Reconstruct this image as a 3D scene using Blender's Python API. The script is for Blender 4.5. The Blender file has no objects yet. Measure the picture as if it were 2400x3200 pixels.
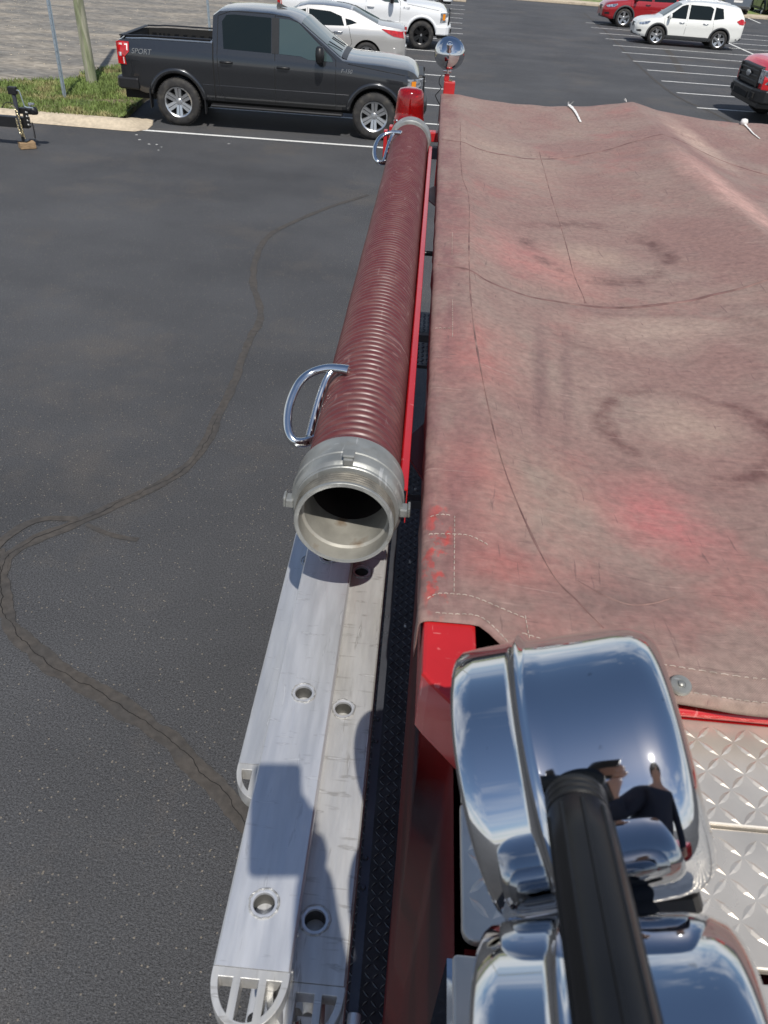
import bpy, bmesh, math, random
import numpy as np
from mathutils import Vector, Matrix, noise as mnoise
random.seed(7)
R_ = math.radians
scene = bpy.context.scene
col = scene.collection

# ------------------------------------------------------------------ camera
H = 3.4
F, CX, CY = 2404.0, 1200.0, 1600.0
def cam_rot(p=37.5, r=4.4, yaw=1.11):
    p, r, a = R_(p), R_(r), R_(yaw)
    fwd = np.array([0, math.cos(p), -math.sin(p)]); up = np.array([0, math.sin(p), math.cos(p)]); rt = np.array([1.0, 0, 0])
    xr = math.cos(r)*rt + math.sin(r)*up
    ur = -math.sin(r)*rt + math.cos(r)*up
    Rz = np.array([[math.cos(a), -math.sin(a), 0], [math.sin(a), math.cos(a), 0], [0, 0, 1]])
    return Rz @ np.stack([xr, ur, fwd], 1)
CR = cam_rot()
def ray(x, y): return CR @ np.array([(x-CX)/F, -(y-CY)/F, 1.0])
def at(x, y, h=0.0):                      # photo pixel -> point of the place at height h
    d = ray(x, y); t = (h-H)/d[2]
    return Vector((d[0]*t, d[1]*t, h))
def atd(x, y, z):                         # photo pixel -> point at a distance z along the view
    d = ray(x, y)*z
    return Vector((d[0], d[1], H+d[2]))
cam = bpy.data.cameras.new('camera'); camo = bpy.data.objects.new('camera', cam); col.objects.link(camo)
M = np.eye(4); M[:3, 0] = CR[:, 0]; M[:3, 1] = CR[:, 1]; M[:3, 2] = -CR[:, 2]; M[:3, 3] = (0, 0, H)
camo.matrix_world = Matrix(M.tolist())
cam.sensor_fit = 'VERTICAL'; cam.sensor_height = 34.6; cam.lens = 34.6*F/3200
cam.clip_start = 0.03; cam.clip_end = 600
cam.dof.use_dof = True; cam.dof.focus_distance = 3.0; cam.dof.aperture_fstop = 12.0
scene.camera = camo

# ------------------------------------------------------------------ light
SUN_DIR = Vector((-0.215, 0.977, 0)).normalized()*math.cos(R_(56)) + Vector((0, 0, -math.sin(R_(56))))
world = bpy.data.worlds.new('World'); scene.world = world; world.use_nodes = True
nt = world.node_tree; nt.nodes.clear()
def N(t, kind, **kw):
    n = t.nodes.new(kind)
    for k, v in kw.items(): setattr(n, k, v)
    return n
sky = N(nt, 'ShaderNodeTexSky', sky_type='NISHITA', sun_disc=False)
sky.sun_elevation = R_(56)
src = -SUN_DIR
sky.sun_rotation = math.atan2(src.x, src.y)
sky.air_density = 1.0; sky.dust_density = 0.6; sky.ozone_density = 2.0
tc = N(nt, 'ShaderNodeTexCoord'); sp = N(nt, 'ShaderNodeSeparateXYZ'); nt.links.new(tc.outputs['Generated'], sp.inputs[0])
zz = N(nt, 'ShaderNodeMath', operation='MAXIMUM'); nt.links.new(sp.outputs[2], zz.inputs[0]); zz.inputs[1].default_value = 0.0
za = N(nt, 'ShaderNodeMath', operation='ADD'); nt.links.new(zz.outputs[0], za.inputs[0]); za.inputs[1].default_value = 0.12
dx = N(nt, 'ShaderNodeMath', operation='DIVIDE'); nt.links.new(sp.outputs[0], dx.inputs[0]); nt.links.new(za.outputs[0], dx.inputs[1])
dy = N(nt, 'ShaderNodeMath', operation='DIVIDE'); nt.links.new(sp.outputs[1], dy.inputs[0]); nt.links.new(za.outputs[0], dy.inputs[1])
cb = N(nt, 'ShaderNodeCombineXYZ'); nt.links.new(dx.outputs[0], cb.inputs[0]); nt.links.new(dy.outputs[0], cb.inputs[1])
cn = N(nt, 'ShaderNodeTexNoise'); nt.links.new(cb.outputs[0], cn.inputs['Vector'])
cn.inputs['Scale'].default_value = 0.62; cn.inputs['Detail'].default_value = 8; cn.inputs['Roughness'].default_value = 0.62; cn.inputs['Distortion'].default_value = 0.5
lo = N(nt, 'ShaderNodeMapRange'); nt.links.new(zz.outputs[0], lo.inputs[0]); lo.inputs[1].default_value = 0.0; lo.inputs[2].default_value = 0.75; lo.inputs[3].default_value = 0.16; lo.inputs[4].default_value = -0.12
ca = N(nt, 'ShaderNodeMath', operation='ADD'); nt.links.new(cn.outputs[0], ca.inputs[0]); nt.links.new(lo.outputs[0], ca.inputs[1])
cr = N(nt, 'ShaderNodeValToRGB'); nt.links.new(ca.outputs[0], cr.inputs[0])
cr.color_ramp.elements[0].position = 0.47; cr.color_ramp.elements[1].position = 0.70
mx = N(nt, 'ShaderNodeMixRGB'); nt.links.new(cr.outputs[0], mx.inputs[0]); nt.links.new(sky.outputs[0], mx.inputs[1])
mx.inputs[2].default_value = (8.5, 8.7, 9.0, 1)
bg = N(nt, 'ShaderNodeBackground'); bg.inputs['Strength'].default_value = 0.10
nt.links.new(mx.outputs[0], bg.inputs['Color'])
wo = N(nt, 'ShaderNodeOutputWorld'); nt.links.new(bg.outputs[0], wo.inputs['Surface'])
sl = bpy.data.lights.new('sun', 'SUN'); sl.energy = 4.4; sl.angle = R_(0.53); sl.color = (1.0, 0.955, 0.88)
so = bpy.data.objects.new('sun', sl); col.objects.link(so)
so.rotation_euler = SUN_DIR.to_track_quat('-Z', 'Y').to_euler()
scene.view_settings.view_transform = 'Standard'; scene.view_settings.look = 'None'
scene.view_settings.exposure = 0.0; scene.view_settings.gamma = 1.0; scene.view_settings.use_curve_mapping = False
try:
    scene.cycles.max_bounces = 10; scene.cycles.glossy_bounces = 6; scene.cycles.caustics_reflective = True
except Exception: pass

# ------------------------------------------------------------------ materials
def L(t, a, b): t.links.new(a, b)
def mat(name, color, rough=0.5, metal=0.0, var=0.0, vscale=20.0, bump=0.0, bscale=60.0, coat=0.0, color2=None, c2scale=5.0,
        c2lo=0.45, c2hi=0.6, stretch=(1, 1, 1), rvar=0.0, trans=0.0, flakes=0.0, spec=None, alpha=None):
    m = bpy.data.materials.new(name); m.use_nodes = True
    t = m.node_tree; b = t.nodes['Principled BSDF']
    b.inputs['Roughness'].default_value = rough; b.inputs['Metallic'].default_value = metal
    b.inputs['Coat Weight'].default_value = coat; b.inputs['Coat Roughness'].default_value = 0.03
    if spec is not None: b.inputs['Specular IOR Level'].default_value = spec
    if trans: b.inputs['Transmission Weight'].default_value = trans
    co = N(t, 'ShaderNodeTexCoord'); mp = N(t, 'ShaderNodeMapping'); L(t, co.outputs['Object'], mp.inputs[0])
    mp.inputs['Scale'].default_value = stretch
    base = N(t, 'ShaderNodeRGB'); base.outputs[0].default_value = (*color, 1); cur = base.outputs[0]
    if color2 is not None:
        n2 = N(t, 'ShaderNodeTexNoise'); L(t, mp.outputs[0], n2.inputs['Vector']); n2.inputs['Scale'].default_value = c2scale; n2.inputs['Detail'].default_value = 6
        r2 = N(t, 'ShaderNodeMapRange'); L(t, n2.outputs[0], r2.inputs[0]); r2.inputs[1].default_value = c2lo; r2.inputs[2].default_value = c2hi
        mm = N(t, 'ShaderNodeMixRGB'); L(t, r2.outputs[0], mm.inputs[0]); L(t, cur, mm.inputs[1]); mm.inputs[2].default_value = (*color2, 1); cur = mm.outputs[0]
    if var:
        n1 = N(t, 'ShaderNodeTexNoise'); L(t, mp.outputs[0], n1.inputs['Vector']); n1.inputs['Scale'].default_value = vscale; n1.inputs['Detail'].default_value = 5
        r1 = N(t, 'ShaderNodeMapRange'); L(t, n1.outputs[0], r1.inputs[0]); r1.inputs[1].default_value = 0.3; r1.inputs[2].default_value = 0.7
        r1.inputs[3].default_value = 1-var; r1.inputs[4].default_value = 1+var
        mu = N(t, 'ShaderNodeMixRGB', blend_type='MULTIPLY'); mu.inputs[0].default_value = 1; L(t, cur, mu.inputs[1]); L(t, r1.outputs[0], mu.inputs[2]); cur = mu.outputs[0]
    L(t, cur, b.inputs['Base Color'])
    if rvar:
        n3 = N(t, 'ShaderNodeTexNoise'); L(t, mp.outputs[0], n3.inputs['Vector']); n3.inputs['Scale'].default_value = vscale*0.6; n3.inputs['Detail'].default_value = 6
        r3 = N(t, 'ShaderNodeMapRange'); L(t, n3.outputs[0], r3.inputs[0]); r3.inputs[1].default_value = 0.35; r3.inputs[2].default_value = 0.65
        r3.inputs[3].default_value = max(0.02, rough-rvar); r3.inputs[4].default_value = rough+rvar; L(t, r3.outputs[0], b.inputs['Roughness'])
    if bump:
        n4 = N(t, 'ShaderNodeTexNoise'); L(t, mp.outputs[0], n4.inputs['Vector']); n4.inputs['Scale'].default_value = bscale; n4.inputs['Detail'].default_value = 4
        bu = N(t, 'ShaderNodeBump'); bu.inputs['Strength'].default_value = bump; bu.inputs['Distance'].default_value = 0.004
        L(t, n4.outputs[0], bu.inputs['Height']); L(t, bu.outputs[0], b.inputs['Normal'])
    return m

def scratched(m, col_, hi=(0.695, 0.715), amt=0.6):
    t = m.node_tree; b = t.nodes['Principled BSDF']; co = N(t, 'ShaderNodeTexCoord'); cur = b.inputs['Base Color'].links[0].from_socket
    for sc_, st_, ro_ in ((9, (1.2, 9, 1), 0.25), (7, (2.5, 11, 1), -0.5), (11, (9, 1.0, 1), 0.1)):
        mp = N(t, 'ShaderNodeMapping'); L(t, co.outputs['Object'], mp.inputs[0]); mp.inputs['Scale'].default_value = st_; mp.inputs['Rotation'].default_value = (0, 0, ro_)
        n = N(t, 'ShaderNodeTexNoise'); L(t, mp.outputs[0], n.inputs['Vector']); n.inputs['Scale'].default_value = sc_; n.inputs['Detail'].default_value = 3
        r = N(t, 'ShaderNodeMapRange'); L(t, n.outputs[0], r.inputs[0]); r.inputs[1].default_value = hi[0]; r.inputs[2].default_value = hi[1]; r.inputs[3].default_value = 0; r.inputs[4].default_value = amt
        x = N(t, 'ShaderNodeMixRGB'); L(t, r.outputs[0], x.inputs[0]); L(t, cur, x.inputs[1]); x.inputs[2].default_value = (*col_, 1); cur = x.outputs[0]
    L(t, cur, b.inputs['Base Color'])
def asphalt_mat():
    m = bpy.data.materials.new('asphalt'); m.use_nodes = True; t = m.node_tree; b = t.nodes['Principled BSDF']
    co = N(t, 'ShaderNodeTexCoord'); v = co.outputs['Object']
    def noi(scale, det=6, rough=0.6):
        n = N(t, 'ShaderNodeTexNoise'); L(t, v, n.inputs['Vector']); n.inputs['Scale'].default_value = scale; n.inputs['Detail'].default_value = det; n.inputs['Roughness'].default_value = rough; return n.outputs[0]
    def rng(x, a, c, lo, hi):
        r = N(t, 'ShaderNodeMapRange'); L(t, x, r.inputs[0]); r.inputs[1].default_value = a; r.inputs[2].default_value = c; r.inputs[3].default_value = lo; r.inputs[4].default_value = hi; return r.outputs[0]
    base = N(t, 'ShaderNodeMixRGB'); L(t, rng(noi(0.35), 0.35, 0.65, 0, 1), base.inputs[0])
    base.inputs[1].default_value = (0.050, 0.051, 0.0545, 1); base.inputs[2].default_value = (0.072, 0.073, 0.077, 1)
    # sweeping worn tracks
    mpt = N(t, 'ShaderNodeMapping'); L(t, v, mpt.inputs[0]); mpt.inputs['Scale'].default_value = (0.35, 1.0, 1); mpt.inputs['Rotation'].default_value = (0, 0, 0.7)
    nt_ = N(t, 'ShaderNodeTexNoise'); L(t, mpt.outputs[0], nt_.inputs['Vector']); nt_.inputs['Scale'].default_value = 1.1; nt_.inputs['Detail'].default_value = 5; nt_.inputs['Distortion'].default_value = 0.8
    bt_ = N(t, 'ShaderNodeMixRGB', blend_type='MULTIPLY'); bt_.inputs[0].default_value = 1; L(t, base.outputs[0], bt_.inputs[1]); L(t, rng(nt_.outputs[0], 0.3, 0.7, 0.93, 1.07), bt_.inputs[2]); base = bt_
    # brown dust blotches
    d = N(t, 'ShaderNodeMixRGB'); L(t, rng(noi(0.55, 8, 0.7), 0.52, 0.72, 0, 0.6), d.inputs[0]); L(t, base.outputs[0], d.inputs[1]); d.inputs[2].default_value = (0.105, 0.092, 0.08, 1)
    g = N(t, 'ShaderNodeMixRGB', blend_type='MULTIPLY'); g.inputs[0].default_value = 1; L(t, d.outputs[0], g.inputs[1]); L(t, rng(noi(95, 4, 0.75), 0.28, 0.72, 0.2, 2.05), g.inputs[2])
    vo = N(t, 'ShaderNodeTexVoronoi', feature='F1'); L(t, v, vo.inputs['Vector']); vo.inputs['Scale'].default_value = 62
    wn = N(t, 'ShaderNodeTexWhiteNoise'); L(t, vo.outputs['Position'], wn.inputs['Vector'])
    a1 = N(t, 'ShaderNodeMath', operation='GREATER_THAN'); L(t, wn.outputs['Value'], a1.inputs[0]); a1.inputs[1].default_value = 0.93
    a2 = N(t, 'ShaderNodeMath', operation='LESS_THAN'); L(t, vo.outputs['Distance'], a2.inputs[0]); a2.inputs[1].default_value = 0.30
    a3 = N(t, 'ShaderNodeMath', operation='MULTIPLY'); L(t, a1.outputs[0], a3.inputs[0]); L(t, a2.outputs[0], a3.inputs[1])
    a4 = N(t, 'ShaderNodeMath', operation='MULTIPLY'); L(t, a3.outputs[0], a4.inputs[0]); a4.inputs[1].default_value = 0.8
    s = N(t, 'ShaderNodeMixRGB'); L(t, a4.outputs[0], s.inputs[0]); L(t, g.outputs[0], s.inputs[1]); s.inputs[2].default_value = (0.24, 0.21, 0.17, 1)
    L(t, s.outputs[0], b.inputs['Base Color']); b.inputs['Roughness'].default_value = 0.78; b.inputs['Specular IOR Level'].default_value = 0.35
    bu = N(t, 'ShaderNodeBump'); bu.inputs['Strength'].default_value = 1.0; bu.inputs['Distance'].default_value = 0.009
    L(t, noi(150, 2), bu.inputs['Height']); L(t, bu.outputs[0], b.inputs['Normal'])
    return m

def tarp_mat():
    m = bpy.data.materials.new('faded_vinyl'); m.use_nodes = True; t = m.node_tree; b = t.nodes['Principled BSDF']
    co = N(t, 'ShaderNodeTexCoord'); v = co.outputs['Object']
    def noi(scale, det=6, rough=0.6, st=None, dist=0.0):
        n = N(t, 'ShaderNodeTexNoise'); src_ = v
        if st:
            mp = N(t, 'ShaderNodeMapping'); L(t, v, mp.inputs[0]); mp.inputs['Scale'].default_value = st[:3]
            if len(st) > 3: mp.inputs['Rotation'].default_value = (0, 0, st[3])
            src_ = mp.outputs[0]
        L(t, src_, n.inputs['Vector']); n.inputs['Scale'].default_value = scale; n.inputs['Detail'].default_value = det; n.inputs['Roughness'].default_value = rough; n.inputs['Distortion'].default_value = dist
        return n.outputs[0]
    def rng(x, a, c, lo, hi):
        r = N(t, 'ShaderNodeMapRange'); L(t, x, r.inputs[0]); r.inputs[1].default_value = a; r.inputs[2].default_value = c; r.inputs[3].default_value = lo; r.inputs[4].default_value = hi; return r.outputs[0]
    def mixc(f, a, c, bt='MIX'):
        n = N(t, 'ShaderNodeMixRGB', blend_type=bt)
        if isinstance(f, float): n.inputs[0].default_value = f
        else: L(t, f, n.inputs[0])
        L(t, a, n.inputs[1])
        if isinstance(c, tuple): n.inputs[2].default_value = (*c, 1)
        else: L(t, c, n.inputs[2])
        return n.outputs[0]
    def mul(a, c):
        n = N(t, 'ShaderNodeMath', operation='MULTIPLY'); L(t, a, n.inputs[0])
        if isinstance(c, float): n.inputs[1].default_value = c
        else: L(t, c, n.inputs[1])
        return n.outputs[0]
    base = N(t, 'ShaderNodeRGB'); base.outputs[0].default_value = (0.245, 0.148, 0.128, 1); cur = base.outputs[0]
    cur = mixc(rng(noi(2.6, 8, 0.62), 0.41, 0.68, 0, 0.78), cur, (0.285, 0.217, 0.180))          # grey-tan fade
    cur = mixc(rng(noi(3.3, 8, 0.66, (1, 1, 1, 0.6)), 0.55, 0.72, 0, 0.48), cur, (0.34, 0.125, 0.112))  # surviving red
    cur = mixc(rng(noi(9, 8, 0.7, (1, 2.6, 1, 0.5)), 0.55, 0.72, 0, 0.5), cur, (0.165, 0.09, 0.085))  # grime
    # stains with a shape of their own, plus the sunlit ridge slope painted in: (x, y, rx, ry, rot, ring?, colour, strength)
    nv = N(t, 'ShaderNodeTexNoise'); L(t, v, nv.inputs['Vector']); nv.inputs['Scale'].default_value = 6; nv.inputs['Detail'].default_value = 7; nv.inputs['Roughness'].default_value = 0.65
    sub = N(t, 'ShaderNodeVectorMath', operation='SUBTRACT'); L(t, nv.outputs['Color'], sub.inputs[0]); sub.inputs[1].default_value = (0.5, 0.5, 0.5)
    for (px, py, rx, ry, rot, ring, c, st) in [
            (1640, 780, 0.16, 0.22, 0.0, 0, (0.42, 0.165, 0.15), 0.6), (1800, 820, 0.13, 0.2, 0.0, 0, (0.42, 0.20, 0.17), 0.5),
            (1860, 745, 0.24, 0.30, 0.2, 1, (0.13, 0.07, 0.062), 0.95), (1850, 760, 0.13, 0.13, 0, 0, (0.36, 0.26, 0.205), 0.8),
            (2060, 1580, 0.115, 0.14, 0.4, 0, (0.46, 0.15, 0.145), 0.75), (2160, 1310, 0.19, 0.19, 0.2, 1, (0.13, 0.065, 0.058), 0.95),
            (2170, 1290, 0.11, 0.11, 0, 0, (0.35, 0.255, 0.205), 0.85), (2020, 990, 0.24, 0.13, 0.1, 0, (0.36, 0.265, 0.215), 0.75),
            (2060, 1010, 0.3, 0.16, 0.1, 1, (0.17, 0.095, 0.082), 0.45),
            (1560, 480, 0.3, 0.5, 0.3, 0, (0.35, 0.26, 0.21), 0.6), (2300, 640, 0.12, 0.7, 0.1, 0, (0.55, 0.33, 0.28), 0.8),  # last patch paints the sunlit slope past the ridge
            (2180, 440, 0.11, 0.5, 0.1, 0, (0.50, 0.36, 0.29), 0.75), (1480, 1120, 0.12, 0.22, 0, 0, (0.38, 0.125, 0.112), 0.6),  # first patch paints more of the same sunlit slope
            (1700, 1560, 0.13, 0.16, 0.3, 0, (0.30, 0.24, 0.19), 0.6), (1480, 1560, 0.10, 0.2, 0, 0, (0.36, 0.11, 0.10), 0.5),
            (1580, 1810, 0.10, 0.06, 0, 0, (0.36, 0.10, 0.09), 0.5), (1690, 1150, 0.022, 0.33, -0.10, 0, (0.17, 0.10, 0.092), 0.8),
            (1775, 1150, 0.018, 0.30, -0.13, 0, (0.18, 0.11, 0.1), 0.7), (1900, 1890, 0.16, 0.05, 0.2, 0, (0.16, 0.10, 0.09), 0.6)]:
        p = at(px, py, 2.56)
        w = N(t, 'ShaderNodeVectorMath', operation='MULTIPLY_ADD'); L(t, sub.outputs[0], w.inputs[0])
        wa = (0.5 if ring else 1.15)*min(rx, ry); w.inputs[1].default_value = (wa, wa, 0); L(t, v, w.inputs[2])
        mp = N(t, 'ShaderNodeMapping', vector_type='TEXTURE'); L(t, w.outputs[0], mp.inputs[0])
        mp.inputs['Location'].default_value = (p.x, p.y, 0); mp.inputs['Rotation'].default_value = (0, 0, rot); mp.inputs['Scale'].default_value = (rx, ry, 1000)
        ln = N(t, 'ShaderNodeVectorMath', operation='LENGTH'); L(t, mp.outputs[0], ln.inputs[0]); dd = ln.outputs['Value']
        if ring:
            ab = N(t, 'ShaderNodeMath', operation='SUBTRACT'); L(t, dd, ab.inputs[0]); ab.inputs[1].default_value = 1.0
            a2 = N(t, 'ShaderNodeMath', operation='ABSOLUTE'); L(t, ab.outputs[0], a2.inputs[0])
            f = mul(rng(a2.outputs[0], 0.03, 0.20, 1, 0), rng(noi(7, 6, 0.7), 0.42, 0.6, 0, 1))
        else:
            f = mul(rng(dd, 0.35, 1.3, 1, 0), rng(noi(13, 7, 0.72), 0.34, 0.58, 0.45, 1))
        cur = mixc(mul(f, st), cur, c)
    # worn bright red rub-through by the front corner
    p = at(1355, 1740, 2.58)
    mp = N(t, 'ShaderNodeMapping', vector_type='TEXTURE'); L(t, v, mp.inputs[0]); mp.inputs['Location'].default_value = (p.x+0.005, p.y, 0); mp.inputs['Scale'].default_value = (0.026, 0.15, 1000)
    ln = N(t, 'ShaderNodeVectorMath', operation='LENGTH'); L(t, mp.outputs[0], ln.inputs[0])
    cur = mixc(mul(rng(ln.outputs['Value'], 0.7, 1.1, 1, 0), rng(noi(38, 5, 0.6, (1, 0.6, 1)), 0.5, 0.56, 0, 0.95)), cur, (0.58, 0.055, 0.04))
    # dark dirt along the rail
    sx = N(t, 'ShaderNodeSeparateXYZ'); L(t, v, sx.inputs[0])
    cur = mixc(mul(rng(sx.outputs[0], 0.10, 0.17, 1, 0), rng(noi(9, 6, 0.7, (2, 0.6, 1)), 0.38, 0.62, 0.1, 0.75)), cur, (0.185, 0.088, 0.085))
    # pale scratches and fine dark creases
    sc = noi(16, 3, 0.5, (0.25, 4, 1, 0.35)); cur = mixc(rng(sc, 0.69, 0.72, 0, 0.35), cur, (0.42, 0.29, 0.25))
    sc2 = noi(22, 4, 0.6, (4, 0.35, 1, -0.5), 0.6); cur = mixc(rng(sc2, 0.655, 0.69, 0, 0.55), cur, (0.13, 0.075, 0.07))
    sc3 = noi(18, 4, 0.6, (0.5, 4, 1, 0.9), 0.8); cur = mixc(rng(sc3, 0.66, 0.69, 0, 0.45), cur, (0.14, 0.08, 0.075))
    cur = mixc(1.0, cur, rng(noi(60, 4), 0.3, 0.7, 0.82, 1.18), 'MULTIPLY')
    L(t, cur, b.inputs['Base Color']); b.inputs['Roughness'].default_value = 0.62; b.inputs['Specular IOR Level'].default_value = 0.35
    mpw = N(t, 'ShaderNodeMapping'); L(t, v, mpw.inputs[0]); mpw.inputs['Rotation'].default_value = (0, 0, 0.785)
    wv = N(t, 'ShaderNodeTexWave'); L(t, mpw.outputs[0], wv.inputs['Vector']); wv.inputs['Scale'].default_value = 130; wv.inputs['Distortion'].default_value = 0.6
    b1 = N(t, 'ShaderNodeBump'); b1.inputs['Strength'].default_value = 0.3; b1.inputs['Distance'].default_value = 0.001; L(t, wv.outputs[0], b1.inputs['Height'])
    b2 = N(t, 'ShaderNodeBump'); b2.inputs['Strength'].default_value = 0.42; b2.inputs['Distance'].default_value = 0.012
    L(t, noi(5, 8, 0.62, (1, 2.2, 1, 0.5), 0.7), b2.inputs['Height']); L(t, b1.outputs[0], b2.inputs['Normal'])
    b3 = N(t, 'ShaderNodeBump'); b3.inputs['Strength'].default_value = 0.30; b3.inputs['Distance'].default_value = 0.005; L(t, noi(17, 6, 0.6, (0.6, 3.2, 1, 0.75), 0.9), b3.inputs['Height']); L(t, b2.outputs[0], b3.inputs['Normal']); L(t, b3.outputs[0], b.inputs['Normal'])
    return m

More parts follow.
